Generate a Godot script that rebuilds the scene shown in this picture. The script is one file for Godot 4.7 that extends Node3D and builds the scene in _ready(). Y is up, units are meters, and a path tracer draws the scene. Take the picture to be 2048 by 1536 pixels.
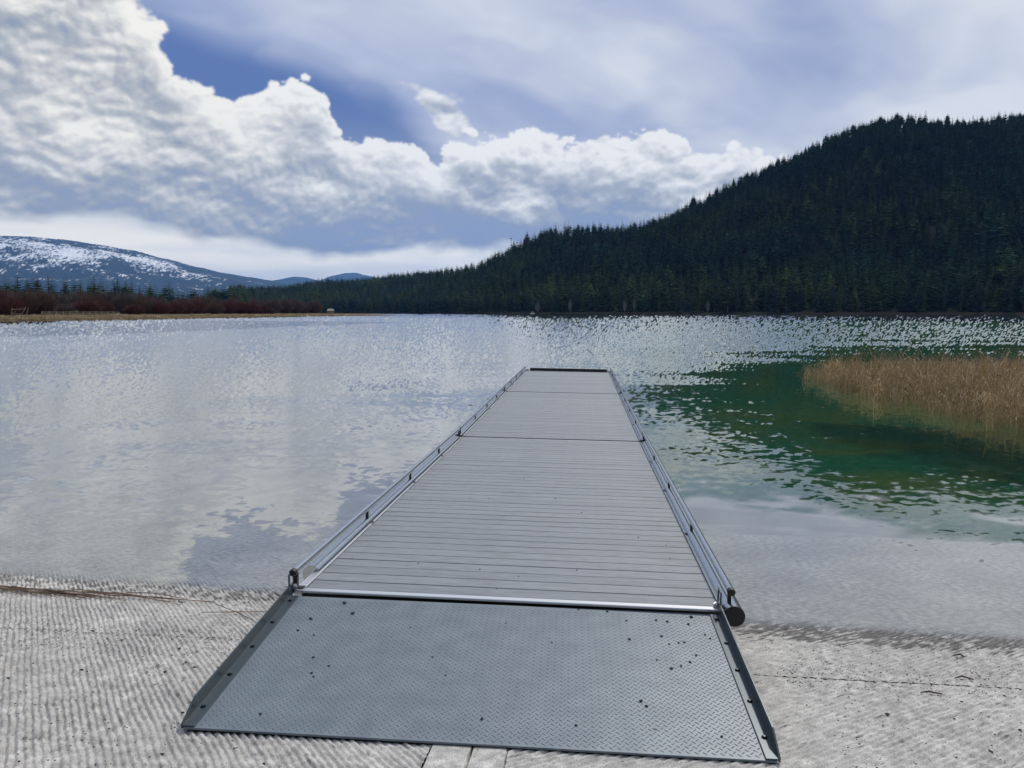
extends Node3D

# ------------------------------------------------------------------ mesh collector
class MB:
	var v := PackedVector3Array()
	var n := PackedVector3Array()
	var c := PackedColorArray()
	var use_color := false
	var col := Color(1, 1, 1)
	func tri(a: Vector3, b: Vector3, d: Vector3) -> void:
		var m := (d - a).cross(b - a).normalized()
		tri_n(a, b, d, m, m, m)
	func tri_n(a: Vector3, b: Vector3, d: Vector3, na: Vector3, nb: Vector3, nd: Vector3) -> void:
		v.append(a); v.append(b); v.append(d)
		n.append(na); n.append(nb); n.append(nd)
		if use_color:
			c.append(col); c.append(col); c.append(col)
	func quad(a: Vector3, b: Vector3, d: Vector3, e: Vector3) -> void:
		tri(a, b, d); tri(a, d, e)
	# a convex polygon turned outwards from a point inside
	func face(p: Array, inside: Vector3) -> void:
		var mid := Vector3.ZERO
		for q in p:
			mid += q
		mid /= p.size()
		var m: Vector3 = (p[2] - p[0]).cross(p[1] - p[0])
		if m.dot(mid - inside) < 0.0:
			p.reverse()
		for k in range(1, p.size() - 1):
			tri(p[0], p[k], p[k + 1])
	# chamfered box
	func box(at: Vector3, size: Vector3, b := 0.0, basis := Basis()) -> void:
		var h := size / 2.0
		b = minf(b, minf(h.x, minf(h.y, h.z)) * 0.9)
		var P := func(x: float, y: float, z: float, k: int) -> Vector3:
			var q := Vector3(x * h.x, y * h.y, z * h.z)
			for a in 3:
				if a != k:
					q[a] -= signf(q[a]) * b
			return at + basis * q
		for k in 3:
			for s in [-1.0, 1.0]:
				var p := []
				for uv in [[-1.0, -1.0], [1.0, -1.0], [1.0, 1.0], [-1.0, 1.0]]:
					var q := Vector3.ZERO
					q[k] = s; q[(k + 1) % 3] = uv[0]; q[(k + 2) % 3] = uv[1]
					p.append(P.call(q.x, q.y, q.z, k))
				face(p, at)
		if b > 0.0:
			for k in 3:
				var i := (k + 1) % 3
				var j := (k + 2) % 3
				for s in [-1.0, 1.0]:
					for t in [-1.0, 1.0]:
						var q0 := Vector3.ZERO
						q0[i] = s; q0[j] = t; q0[k] = -1.0
						var q1 := q0
						q1[k] = 1.0
						face([P.call(q0.x, q0.y, q0.z, i), P.call(q1.x, q1.y, q1.z, i), P.call(q1.x, q1.y, q1.z, j), P.call(q0.x, q0.y, q0.z, j)], at)
			for x in [-1.0, 1.0]:
				for y in [-1.0, 1.0]:
					for z in [-1.0, 1.0]:
						face([P.call(x, y, z, 0), P.call(x, y, z, 1), P.call(x, y, z, 2)], at)
	# tube along a path, round normals, closed ends; radii per point
	func tube(path: Array, radii: Array, sides := 10, caps := true) -> void:
		var rings := []
		var norms := []
		var side := Vector3.ZERO
		for k in path.size():
			var dir: Vector3 = (path[mini(k + 1, path.size() - 1)] - path[maxi(k - 1, 0)]).normalized()
			if side == Vector3.ZERO:
				side = dir.cross(Vector3.UP if absf(dir.y) < 0.9 else Vector3.RIGHT).normalized()
			side = (side - dir * side.dot(dir)).normalized()
			var up := side.cross(dir)
			var ring := []
			var nr := []
			for s in sides:
				var t := TAU * s / sides
				var m := side * cos(t) + up * sin(t)
				nr.append(m)
				ring.append(path[k] + m * radii[k])
			rings.append(ring); norms.append(nr)
		for k in path.size() - 1:
			for s in sides:
				var s2 := (s + 1) % sides
				tri_n(rings[k][s], rings[k][s2], rings[k + 1][s2], norms[k][s], norms[k][s2], norms[k + 1][s2])
				tri_n(rings[k][s], rings[k + 1][s2], rings[k + 1][s], norms[k][s], norms[k + 1][s2], norms[k + 1][s])
		if caps:
			for k in [0, path.size() - 1]:
				var inside: Vector3 = path[1] if k == 0 else path[path.size() - 2]
				face(rings[k].duplicate(), inside)
	# solid slab: a flat outline (convex) pushed along a vector
	func prism(outline: Array, push: Vector3) -> void:
		var inside := Vector3.ZERO
		for q in outline:
			inside += q
		inside = inside / outline.size() + push * 0.5
		var far := []
		for q in outline:
			far.append(q + push)
		face(outline.duplicate(), inside)
		face(far.duplicate(), inside)
		for k in outline.size():
			var k2 := (k + 1) % outline.size()
			face([outline[k], outline[k2], far[k2], far[k]], inside)
	func mesh() -> ArrayMesh:
		var a := []
		a.resize(Mesh.ARRAY_MAX)
		a[Mesh.ARRAY_VERTEX] = v
		a[Mesh.ARRAY_NORMAL] = n
		if use_color:
			a[Mesh.ARRAY_COLOR] = c
		var m := ArrayMesh.new()
		m.add_surface_from_arrays(Mesh.PRIMITIVE_TRIANGLES, a)
		return m

# ------------------------------------------------------------------ helpers
var rng := RandomNumberGenerator.new()
var taken := {}
var M := {}

func numbered(called: String) -> String:
	if not taken.has(called):
		taken[called] = 0
		return called
	taken[called] += 1
	return "%s_%03d" % [called, taken[called]]

func tag(o: Node, label: String, category: String, group := "", kind := "") -> void:
	if label: o.set_meta("label", label)
	if category: o.set_meta("category", category)
	if group: o.set_meta("group", group)
	if kind: o.set_meta("kind", kind)

func node(called: String, xf: Transform3D) -> Node3D:
	var o := Node3D.new()
	o.name = numbered(called)
	add_child(o, true)
	o.transform = xf
	return o

func put(called: String, mesh: Mesh, m: Material, parent: Node = null) -> MeshInstance3D:
	var o := MeshInstance3D.new()
	o.mesh = mesh
	o.material_override = m
	if parent:
		o.name = called
		parent.add_child(o, true)
	else:
		o.name = numbered(called)
		add_child(o, true)
	return o

func ground_piece(called: String, mesh: Mesh, m: Material) -> MeshInstance3D:
	var o := put(called, mesh, m)
	o.set_meta("kind", "structure")
	return o

func lin(r: float, g: float, b: float) -> Color:
	return Color(r, g, b).linear_to_srgb()

func mat(called: String, c: Color, rough := 0.8, metal := 0.0) -> StandardMaterial3D:
	var m := StandardMaterial3D.new()
	m.resource_name = called
	m.albedo_color = c
	m.roughness = rough
	m.metallic = metal
	M[called] = m
	return m

func noise(seed_: int, freq: float, octaves := 4, type := FastNoiseLite.TYPE_SIMPLEX_SMOOTH) -> FastNoiseLite:
	var f := FastNoiseLite.new()
	f.seed = seed_
	f.frequency = freq
	f.noise_type = type
	f.fractal_type = FastNoiseLite.FRACTAL_FBM if octaves > 1 else FastNoiseLite.FRACTAL_NONE
	f.fractal_octaves = octaves
	return f

func noise_tex(seed_: int, freq: float, octaves: int, lo: Color, hi: Color, size := 512) -> NoiseTexture2D:
	var t := NoiseTexture2D.new()
	t.width = size; t.height = size
	t.seamless = true
	t.noise = noise(seed_, freq, octaves)
	var g := Gradient.new()
	g.set_color(0, lo); g.set_color(1, hi)
	t.color_ramp = g
	return t

func table(t: Array, x: float) -> float:
	if x <= t[0][0]:
		return t[0][1]
	for k in range(1, t.size()):
		if x <= t[k][0]:
			var w: float = (x - t[k - 1][0]) / (t[k][0] - t[k - 1][0])
			w = w * w * (3.0 - 2.0 * w) * 0.5 + w * 0.5
			return lerpf(t[k - 1][1], t[k][1], w)
	return t[t.size() - 1][1]

func grid_mesh(pts: PackedVector3Array, nr: int, nc: int, cols := PackedColorArray(), normals := PackedVector3Array()) -> ArrayMesh:
	var idx := PackedInt32Array()
	for r in nr - 1:
		for c in nc - 1:
			var a := r * nc + c
			# clockwise seen from above
			idx.append(a); idx.append(a + 1); idx.append(a + nc)
			idx.append(a + 1); idx.append(a + nc + 1); idx.append(a + nc)
	var nn := normals
	if nn.is_empty():
		nn.resize(pts.size())
		for r in nr:
			for c in nc:
				var dx := pts[r * nc + mini(c + 1, nc - 1)] - pts[r * nc + maxi(c - 1, 0)]
				var dz := pts[mini(r + 1, nr - 1) * nc + c] - pts[maxi(r - 1, 0) * nc + c]
				var m := dx.cross(dz)
				if m.length_squared() < 1e-14:
					m = Vector3.UP
				m = m.normalized()
				nn[r * nc + c] = m if m.y >= 0.0 else -m
	var a := []
	a.resize(Mesh.ARRAY_MAX)
	a[Mesh.ARRAY_VERTEX] = pts
	a[Mesh.ARRAY_NORMAL] = nn
	a[Mesh.ARRAY_INDEX] = idx
	if not cols.is_empty():
		a[Mesh.ARRAY_COLOR] = cols
	var m := ArrayMesh.new()
	m.add_surface_from_arrays(Mesh.PRIMITIVE_TRIANGLES, a)
	return m

func multi(called: String, mesh: Mesh, m: Material, xfs: Array, cols: Array, parent: Node = null) -> MultiMeshInstance3D:
	var mm := MultiMesh.new()
	mm.transform_format = MultiMesh.TRANSFORM_3D
	mm.use_colors = not cols.is_empty()
	mm.mesh = mesh
	mm.instance_count = xfs.size()
	for k in xfs.size():
		mm.set_instance_transform(k, xfs[k])
		if not cols.is_empty():
			mm.set_instance_color(k, cols[k])
	var o := MultiMeshInstance3D.new()
	o.multimesh = mm
	o.material_override = m
	o.name = called if parent else numbered(called)
	if parent:
		parent.add_child(o, true)
	else:
		add_child(o, true)
	return o

func pol(az_deg: float, r: float, y := 0.0) -> Vector3:
	var a := deg_to_rad(az_deg)
	return Vector3(sin(a) * r, y, -cos(a) * r)

# ------------------------------------------------------------------ sky
const CLOUD_TOP := [[-60.0, 15.0], [-44.9, 28.0], [-34.7, 29.0], [-30.0, 27.0], [-26.8, 22.5], [-24.6, 19.9], [-23.2, 17.9], [-21.7, 16.0], [-18.9, 15.0], [-16.9, 15.4], [-15.3, 16.2], [-13.3, 15.4], [-11.6, 13.3], [-10.5, 12.7], [-8.4, 13.4], [-6.6, 12.7], [-4.9, 11.9], [-2.7, 13.2], [-0.9, 13.7], [1.3, 14.0], [4.6, 13.3], [8.1, 13.1], [11.0, 13.1], [14.1, 12.1], [15.8, 13.0], [18.7, 12.1], [21.3, 11.0], [26.2, 9.5], [34.3, 9.6], [45.0, 10.5], [60.0, 13.0]]
const CLOUD_BASE := [[-60.0, 4.6], [-46.1, 4.9], [-33.2, 5.9], [-27.8, 5.8], [-21.8, 4.5], [-15.2, 4.1], [-8.2, 4.3], [-0.9, 4.8], [6.5, 4.3], [17.0, 4.3], [33.3, 4.4], [45.3, 4.0], [60.0, 4.4]]
const BLUE_TOP := [[-60.0, 30.0], [-40.0, 22.0], [-30.0, 19.2], [-24.0, 17.8], [-20.0, 16.9], [-14.9, 16.4], [-9.4, 14.7], [-5.2, 11.4], [-2.0, 9.0], [60.0, 8.0]]
var nw: FastNoiseLite
var nb: FastNoiseLite
var nf: FastNoiseLite
var nl: FastNoiseLite
var nc_: FastNoiseLite

func sm(a: float, b: float, x: float) -> float:
	var t := clampf((x - a) / (b - a), 0.0, 1.0)
	return t * t * (3.0 - 2.0 * t)

func cloud_light(l: float, e: float) -> Vector3:
	var dark := Vector3(0.235, 0.305, 0.46)
	var mid := Vector3(0.46, 0.505, 0.575)
	var hi := Vector3(0.93, 0.945, 0.95)
	l = clampf(l, 0.0, 1.0)
	return dark.lerp(mid, l / 0.5) if l < 0.5 else mid.lerp(hi, (l - 0.5) / 0.5)

func sky_at(a: float, e: float, d: Vector3) -> Vector3:
	var q := Vector3(d.x, d.y * 1.7, d.z)
	var w1 := nw.get_noise_3dv(q * 6.0)
	var w2 := nw.get_noise_3dv(q * 6.0 + Vector3(31.0, 7.0, 3.0))
	var inside := 1.0 - sm(46.0, 62.0, absf(a))
	# the air: blue overhead, pale towards the horizon
	var air := Vector3(0.66, 0.70, 0.74).lerp(Vector3(0.115, 0.195, 0.44), sm(3.0, 15.0, e))
	# cirrus veil
	var far := Vector3(d.x / (d.y + 0.12), 0.0, d.z / (d.y + 0.12))
	var s1 := nc_.get_noise_2d(far.x * 0.8 + far.z * 0.55, far.z * 0.55 - far.x * 0.10 + w1 * 0.15)
	var s2 := nl.get_noise_3dv(q * 2.2)
	var clear := table(BLUE_TOP, a)
	var veil := sm(-1.3, 2.0, e - clear + s1 * 1.8) * (0.80 + 0.22 * s1)
	var veil_out := clampf(0.62 + 0.5 * s1 + 0.4 * s2, 0.0, 1.0)
	veil = lerpf(veil_out, veil, inside)
	veil = clampf(veil, 0.0, 1.0)
	var white := clampf(0.42 + 1.25 * s1 + 0.35 * s2 + 0.016 * clampf(a, -20.0, 30.0) + 0.020 * (clampf(e, 0.0, 30.0) - 12.0), 0.0, 1.0)
	var vc := Vector3(0.46, 0.53, 0.735).lerp(Vector3(0.85, 0.885, 0.93), white)
	var col := air.lerp(vc, veil)
	# broken cumulus high up on the left and all round outside the frame
	var b := nb.get_noise_3dv(q * 9.0 + Vector3(w1, w2, w1) * 0.25)
	var f := -nf.get_noise_3dv(q * 11.5)
	var lit := d + Vector3(0.005, 0.012, -0.004)
	var ql := Vector3(lit.x, lit.y * 1.7, lit.z)
	var lf := d + Vector3(0.0025, 0.0065, -0.002)
	var qf := Vector3(lf.x, lf.y * 1.7, lf.z)
	var relief := (b - nb.get_noise_3dv(ql * 9.0 + Vector3(w1, w2, w1) * 0.25)) * 0.60 + (f + nf.get_noise_3dv(qf * 11.5)) * 0.60
	var hi_cov := sm(0.02, 0.30, b * 0.8 + f * 0.22 + s2 * 0.5 + lerpf(0.02, 0.10, sm(-16.0, -30.0, a)) - 0.30 * sm(-18.0, 2.0, a) * inside)
	hi_cov *= lerpf(sm(7.0, 12.0, e), sm(21.0, 24.0, e), inside)
	var hl := 0.74 + relief * 0.8 - 0.22 * sm(0.1, 0.8, b)
	col = col.lerp(cloud_light(hl, e), hi_cov * 0.92)
	# thin wisps above the bank
	var wisp := sm(0.34, 0.70, f * 0.5 + b * 0.6 + w2 * 0.45) * sm(0.0, 2.0, e - 11.0) * (1.0 - sm(18.0, 24.0, e)) * inside
	col = col.lerp(Vector3(0.80, 0.83, 0.87), wisp * 0.55)
	# plume leaning out of the bank
	var px := (a + 5.4) * 0.83 - (e - 14.3) * 0.56
	var py := (a + 5.4) * 0.56 + (e - 14.3) * 0.83
	var plume := sm(-0.15, 0.45, 1.0 - px * px / 11.0 - py * py / maxf(1.1 + 0.2 * px, 0.35) + b * 0.9 + f * 0.55 - 0.15)
	col = col.lerp(cloud_light(0.80 + relief * 0.8, e), plume * 0.85 * inside)
	# the great cumulus bank
	var aw := a + 1.5 * w1
	var ew := e + 0.7 * w2
	var dt := table(CLOUD_TOP, aw) - ew + 1.2 * b + 1.5 * f
	var base := table(CLOUD_BASE, a + 3.0 * w2)
	var db := e - base + 0.9 * w1 + 0.35 * f
	var soft := lerpf(0.28, 1.1, sm(-18.0, -30.0, a)) + 2.2 * sm(19.0, 23.0, e)
	var m := sm(0.0, soft, dt) * sm(-0.45, 0.55, db)
	var big := nl.get_noise_3dv(q * 7.0)
	var l := 1.04 - 0.52 * sm(0.4, 4.6, dt + 1.8 * big) + relief * 0.80 + 0.40 * big + 0.05 * f
	l -= 0.42 * sm(5.0, 0.4, db + 1.6 * big) * lerpf(1.0, 0.55, sm(-14.0, -28.0, a))
	l += 0.12 * sm(-10.0, -24.0, a)
	var bank := cloud_light(l, e)
	bank = bank.lerp(bank * Vector3(1.06, 1.02, 0.95), sm(-6.0, -26.0, a))
	# bright horizon strip under the bank
	var strip := Vector3(1.16, 1.12, 1.0).lerp(Vector3(0.80, 0.83, 0.86), clampf(0.25 + 0.9 * nl.get_noise_3dv(Vector3(d.x * 5.0, d.y * 34.0, d.z * 5.0)), 0.0, 1.0))
	col = col.lerp(strip, sm(7.5, 4.5, e))
	col = col.lerp(bank, m)
	return col

func make_sky() -> Image:
	nw = noise(11, 1.0, 3)
	nb = noise(23, 1.0, 4)
	nf = noise(37, 1.0, 4)
	nf.fractal_type = FastNoiseLite.FRACTAL_RIDGED
	nf.fractal_gain = 0.6
	nf.fractal_octaves = 5
	nl = noise(51, 1.0, 3)
	nc_ = noise(77, 0.9, 5)
	var w := 1024
	var h := 512
	var lo := PackedFloat32Array()
	lo.resize(w * h * 3)
	var fill := Vector3(0.45, 0.47, 0.5)
	for j in h:
		var e := 90.0 - (j + 0.5) / h * 180.0
		for i in w:
			var col := fill
			if e > -2.0:
				var a := (i + 0.5) / w * 360.0
				if a > 180.0:
					a -= 360.0
				if not (absf(a) < 42.0 and e < 36.0):
					var d := pol(a, cos(deg_to_rad(e)), sin(deg_to_rad(e)))
					col = sky_at(a, e, d)
			var k := (j * w + i) * 3
			lo[k] = col.x; lo[k + 1] = col.y; lo[k + 2] = col.z
	var im := Image.create_from_data(w, h, false, Image.FORMAT_RGBF, lo.to_byte_array())
	im.resize(4096, 2048, Image.INTERPOLATE_BILINEAR)
	# finer where the cloud edges are crisp
	var c0 := int(46.0 / 360.0 * 4096.0)
	var r0 := int((90.0 - 38.0) / 180.0 * 2048.0)
	var nr := 2048 / 2 + 12 - r0
	for half in 2:
		var part := PackedFloat32Array()
		part.resize(c0 * nr * 3)
		var start := 0 if half == 0 else 4096 - c0
		for j in nr:
			var e := 90.0 - (r0 + j + 0.5) / 2048.0 * 180.0
			for i in c0:
				var a := (start + i + 0.5) / 4096.0 * 360.0
				if a > 180.0:
					a -= 360.0
				var col := sky_at(a, e, pol(a, cos(deg_to_rad(e)), sin(deg_to_rad(e))))
				var k := (j * c0 + i) * 3
				part[k] = col.x; part[k + 1] = col.y; part[k + 2] = col.z
		var pim := Image.create_from_data(c0, nr, false, Image.FORMAT_RGBF, part.to_byte_array())
		im.blit_rect(pim, Rect2i(0, 0, c0, nr), Vector2i(start, r0))
	return im

# ------------------------------------------------------------------ main
func _ready() -> void:
	rng.seed = 20240
	# camera
	var cam := Camera3D.new()
	cam.name = "camera"
	cam.fov = rad_to_deg(2.0 * atan(768.0 / 1540.0))
	cam.near = 0.05
	cam.far = 60000.0
	cam.position = Vector3(0, 2.05, 0)
	cam.rotation_degrees = Vector3(-5.3236, 0, 0)
	add_child(cam)
	cam.current = true
	# sky and exposure
	var sky_mat := PanoramaSkyMaterial.new()
	sky_mat.panorama = ImageTexture.create_from_image(make_sky())
	var sky := Sky.new()
	sky.sky_material = sky_mat
	var env := Environment.new()
	env.background_mode = Environment.BG_SKY
	env.sky = sky
	env.tonemap_mode = Environment.TONE_MAPPER_LINEAR
	env.tonemap_exposure = 1.0
	env.sdfgi_enabled = true
	env.ssao_enabled = true
	env.ssil_enabled = true
	env.fog_enabled = true
	env.fog_density = 0.00004
	env.fog_light_color = lin(0.22, 0.47, 1.0)
	var we := WorldEnvironment.new()
	we.name = "world"
	we.environment = env
	add_child(we)
	# sun: ahead and to the right, veiled by cirrus
	var sun := DirectionalLight3D.new()
	sun.name = "sun"
	sun.light_energy = 0.75
	sun.light_color = Color(1.0, 0.97, 0.92)
	sun.light_angular_distance = 4.0
	sun.shadow_enabled = true
	add_child(sun)
	sun.look_at_from_position(Vector3.ZERO, -(pol(28.0, cos(deg_to_rad(47.0)), sin(deg_to_rad(47.0)))), Vector3.UP)
	materials()
	print("sky done ", Time.get_ticks_msec())
	build_ramp()
	build_lake()
	print("lake done ", Time.get_ticks_msec())
	build_hill()
	build_back_trees()
	build_far_mountains()
	print("hills done ", Time.get_ticks_msec())
	build_left_shore()
	build_dock()
	build_plate()
	build_reeds()
	build_details()
	print("all done ", Time.get_ticks_msec())

func materials() -> void:
	var m := mat("galvanised steel", lin(0.44, 0.48, 0.51), 0.24, 0.95)
	m.roughness_texture = noise_tex(3, 0.02, 4, Color(0.75, 0.75, 0.75), Color(1, 1, 1), 256)
	m.uv1_triplanar = true
	m.uv1_scale = Vector3(3, 3, 3)
	m = mat("brushed aluminium", lin(0.62, 0.64, 0.66), 0.38, 0.8)
	m = mat("black rubber", lin(0.012, 0.013, 0.016), 0.55)
	m = mat("tread steel", lin(0.185, 0.225, 0.262), 0.48, 0.12)
	m.albedo_texture = noise_tex(9, 0.012, 5, Color(0.84, 0.86, 0.88), Color(1, 1, 1))
	m.uv1_triplanar = true
	m.uv1_scale = Vector3(0.9, 0.9, 0.9)
	m = mat("flange steel", lin(0.055, 0.078, 0.095), 0.36, 0.35)
	# composite boards: embossed grain along the board
	for k in 4:
		m = mat("deck board %d" % k, lin([0.281, 0.298, 0.268, 0.291][k], [0.316, 0.333, 0.304, 0.326][k], [0.354, 0.370, 0.343, 0.368][k]), 0.6)
		m.albedo_texture = board_grain()
		m.uv1_triplanar = true
		m.uv1_scale = Vector3(0.8, 4.0, 3.0)
		m.uv1_offset = Vector3(0.13 * k, 0.0, 0.37 * k)
	m = mat("concrete", Color(1, 1, 1), 0.9)
	m.vertex_color_use_as_albedo = true
	m.albedo_texture = concrete_tex()
	m.uv1_triplanar = true
	m.uv1_world_triplanar = true
	m.uv1_scale = Vector3(1.1, 1.1, 1.1)
	m = mat("water", lin(0.04, 0.09, 0.06), 0.05)
	m.transparency = BaseMaterial3D.TRANSPARENCY_ALPHA
	m.albedo_color.a = 0.10
	m.metallic_specular = 0.5
	m = mat("lake bed", Color(1, 1, 1), 1.0)
	m.metallic_specular = 0.12
	m.vertex_color_use_as_albedo = true
	m = mat("soil", Color(1, 1, 1), 1.0)
	m.metallic_specular = 0.12
	m.vertex_color_use_as_albedo = true
	m = mat("needles", Color(1, 1, 1), 0.85)
	m.metallic_specular = 0.12
	m.vertex_color_use_as_albedo = true
	m.backlight_enabled = true
	m.backlight = lin(0.05, 0.06, 0.03)
	m = mat("bark", lin(0.07, 0.055, 0.045), 0.95)
	m = mat("reed", Color(1, 1, 1), 0.8)
	m.vertex_color_use_as_albedo = true
	m.backlight_enabled = true
	m.backlight = lin(0.25, 0.22, 0.15)
	m = mat("gravel chip", lin(0.022, 0.024, 0.028), 0.9)
	m = mat("pale chip", lin(0.42, 0.42, 0.40), 0.9)
	m = mat("twig", lin(0.085, 0.065, 0.05), 0.9)
	m = mat("dry stem", lin(0.22, 0.15, 0.10), 0.85)
	m = mat("weathered wood", lin(0.21, 0.175, 0.13), 0.9)
	m = mat("old boards", lin(0.17, 0.155, 0.12), 0.9)
	m = mat("white paint", lin(0.72, 0.73, 0.74), 0.5)
	m = mat("float plastic", lin(0.02, 0.02, 0.022), 0.6)

var grain_: ImageTexture
func board_grain() -> ImageTexture:
	if grain_:
		return grain_
	var n1 := noise(5, 0.02, 4)
	var n2 := noise(6, 0.11, 2)
	var im := Image.create(512, 512, false, Image.FORMAT_RGB8)
	for y in 512:
		for x in 512:
			# wraps by blending the far edge in
			var wx := x / 512.0
			var s := lerpf(n1.get_noise_2d(x * 0.25, y * 1.6), n1.get_noise_2d((x - 512) * 0.25, y * 1.6), wx)
			var t := lerpf(n2.get_noise_2d(x * 0.18, y * 1.5), n2.get_noise_2d((x - 512) * 0.18, y * 1.5), wx)
			var g := 0.86 + 0.16 * s + 0.16 * t
			g = clampf(g, 0.0, 1.0)
			im.set_pixel(x, y, Color(g, g, g))
	grain_ = ImageTexture.create_from_image(im)
	return grain_

func concrete_tex() -> ImageTexture:
	var r := RandomNumberGenerator.new()
	r.seed = 5
	var n1 := noise(15, 0.012, 5)
	var n2 := noise(16, 0.11, 3)
	var im := Image.create(1024, 1024, false, Image.FORMAT_RGB8)
	for y in 1024:
		for x in 1024:
			var wx := x / 1024.0
			var s := lerpf(n1.get_noise_2d(x, y), n1.get_noise_2d(x - 1024, y), wx)
			var g := 0.82 + 0.26 * s + 0.22 * n2.get_noise_2d(x, y)
			im.set_pixel(x, y, Color(clampf(g, 0, 1), clampf(g * 0.995, 0, 1), clampf(g * 0.985, 0, 1)))
	# pits and dark sand grains
	for k in 5200:
		var x := r.randi_range(2, 1016)
		var y := r.randi_range(2, 1016)
		var v := r.randf_range(0.25, 0.72)
		var s := r.randi_range(1, 3) if r.randf() < 0.8 else r.randi_range(4, 6)
		for dy in s:
			for dx in s:
				if s < 3 or r.randf() < 0.7:
					im.set_pixel(x + dx, y + dy, Color(v, v * 0.97, v * 0.95))
	return ImageTexture.create_from_image(im)

# ------------------------------------------------------------------ boat ramp
const AX := Vector3(0.0906, 0.0, -0.9959)   # the way the dock runs out
const AR := Vector3(0.9959, 0.0, 0.0906)    # across it, to the right

func ramp_y(p: Vector3) -> float:
	return 0.13 * (p.z + 5.15 - 0.165 * p.x)

var nr1: FastNoiseLite
var nr2: FastNoiseLite
var nr3: FastNoiseLite

func ridge_height(x: float, s: float, yaw: float, pitch: float) -> float:
	# ridges cast into the slab, worn and chipped; yaw from the run of the dock
	var dirx := sin(yaw)
	var dirs := cos(yaw)
	var across := x * dirs - s * dirx
	across += 0.010 * nr1.get_noise_2d(x * 1.3, s * 1.3) + 0.0035 * nr3.get_noise_2d(x * 0.7 + 5.0, s * 0.7)
	var ph := across / pitch
	var id := floorf(ph)
	var fr := ph - id
	var up := 0.5 - 0.5 * cos(TAU * fr)
	up = pow(up, 0.5)
	var wear := 0.80 + 0.55 * nr2.get_noise_2d(x * 0.9, s * 0.9) + 0.38 * nr2.get_noise_2d(id * 7.3, (x * dirx + s * dirs) * 2.0)
	var py := ramp_y(AR * x + AX * s)
	# under water silt has settled into the grooves
	return (0.0140 if yaw < 0.0 else 0.0090) * clampf(wear, 0.15, 1.15) * lerpf(up, 1.0, sm(-0.010, -0.045, py) * 0.95) + 0.0042 * nr3.get_noise_2d(x, s)

func ramp_point(x: float, s: float, h: float) -> Vector3:
	var p := AR * x + AX * s
	p.y = ramp_y(p) + h
	return p

func concrete_color(x: float, s: float, left: bool) -> Color:
	var p := ramp_point(x, s, 0.0)
	var g := 0.66 + 0.14 * nr2.get_noise_2d(x * 0.7 + 9.0, s * 0.7) + 0.10 * nr1.get_noise_2d(x * 3.0, s * 3.0) + 0.14 * nr3.get_noise_2d(x * 0.5, s * 0.5)
	var c := Vector3(g, g * 0.99, g * 0.965)
	# dirt and dried algae in blotches, thicker along the water's edge
	var yaw := deg_to_rad(-37.5 if left else 51.0)
	var acr := x * cos(yaw) - s * sin(yaw)
	var alo := x * sin(yaw) + s * cos(yaw)
	# runs in streaks along the ridges
	var blot := nr1.get_noise_2d(x * 2.2 + 40.0, s * 2.2) * 0.35 + nr3.get_noise_2d(x * 0.35, s * 0.35) * 0.35 + nr1.get_noise_2d(acr * 22.0, alo * 3.0) * 0.75
	var lim := lerpf(-0.15, 0.36, sm(0.006, 0.070, p.y)) if left else lerpf(-0.40, 0.36, sm(0.004, 0.075, p.y))
	var stain := sm(lim, lim + 0.30, blot)
	var dirt := Vector3(0.13, 0.12, 0.115) if left else Vector3(0.085, 0.078, 0.082)
	c = c.lerp(dirt, stain * 0.8)
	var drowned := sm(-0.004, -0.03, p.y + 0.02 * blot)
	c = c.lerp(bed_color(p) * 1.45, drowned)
	return Color(c.x, c.y, c.z)

var ng_: FastNoiseLite
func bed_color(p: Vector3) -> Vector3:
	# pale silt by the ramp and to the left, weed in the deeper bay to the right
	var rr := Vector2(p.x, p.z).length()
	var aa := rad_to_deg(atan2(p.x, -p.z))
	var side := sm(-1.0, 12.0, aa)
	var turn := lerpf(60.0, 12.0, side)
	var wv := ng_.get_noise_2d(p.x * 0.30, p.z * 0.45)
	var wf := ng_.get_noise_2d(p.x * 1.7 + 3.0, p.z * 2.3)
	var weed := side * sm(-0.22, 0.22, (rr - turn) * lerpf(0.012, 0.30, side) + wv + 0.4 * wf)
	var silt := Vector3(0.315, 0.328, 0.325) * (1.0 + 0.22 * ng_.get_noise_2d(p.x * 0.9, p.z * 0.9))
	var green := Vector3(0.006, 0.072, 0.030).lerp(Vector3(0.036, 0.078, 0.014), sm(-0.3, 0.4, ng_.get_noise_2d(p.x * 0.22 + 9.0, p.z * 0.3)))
	return silt.lerp(green, weed)

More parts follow.
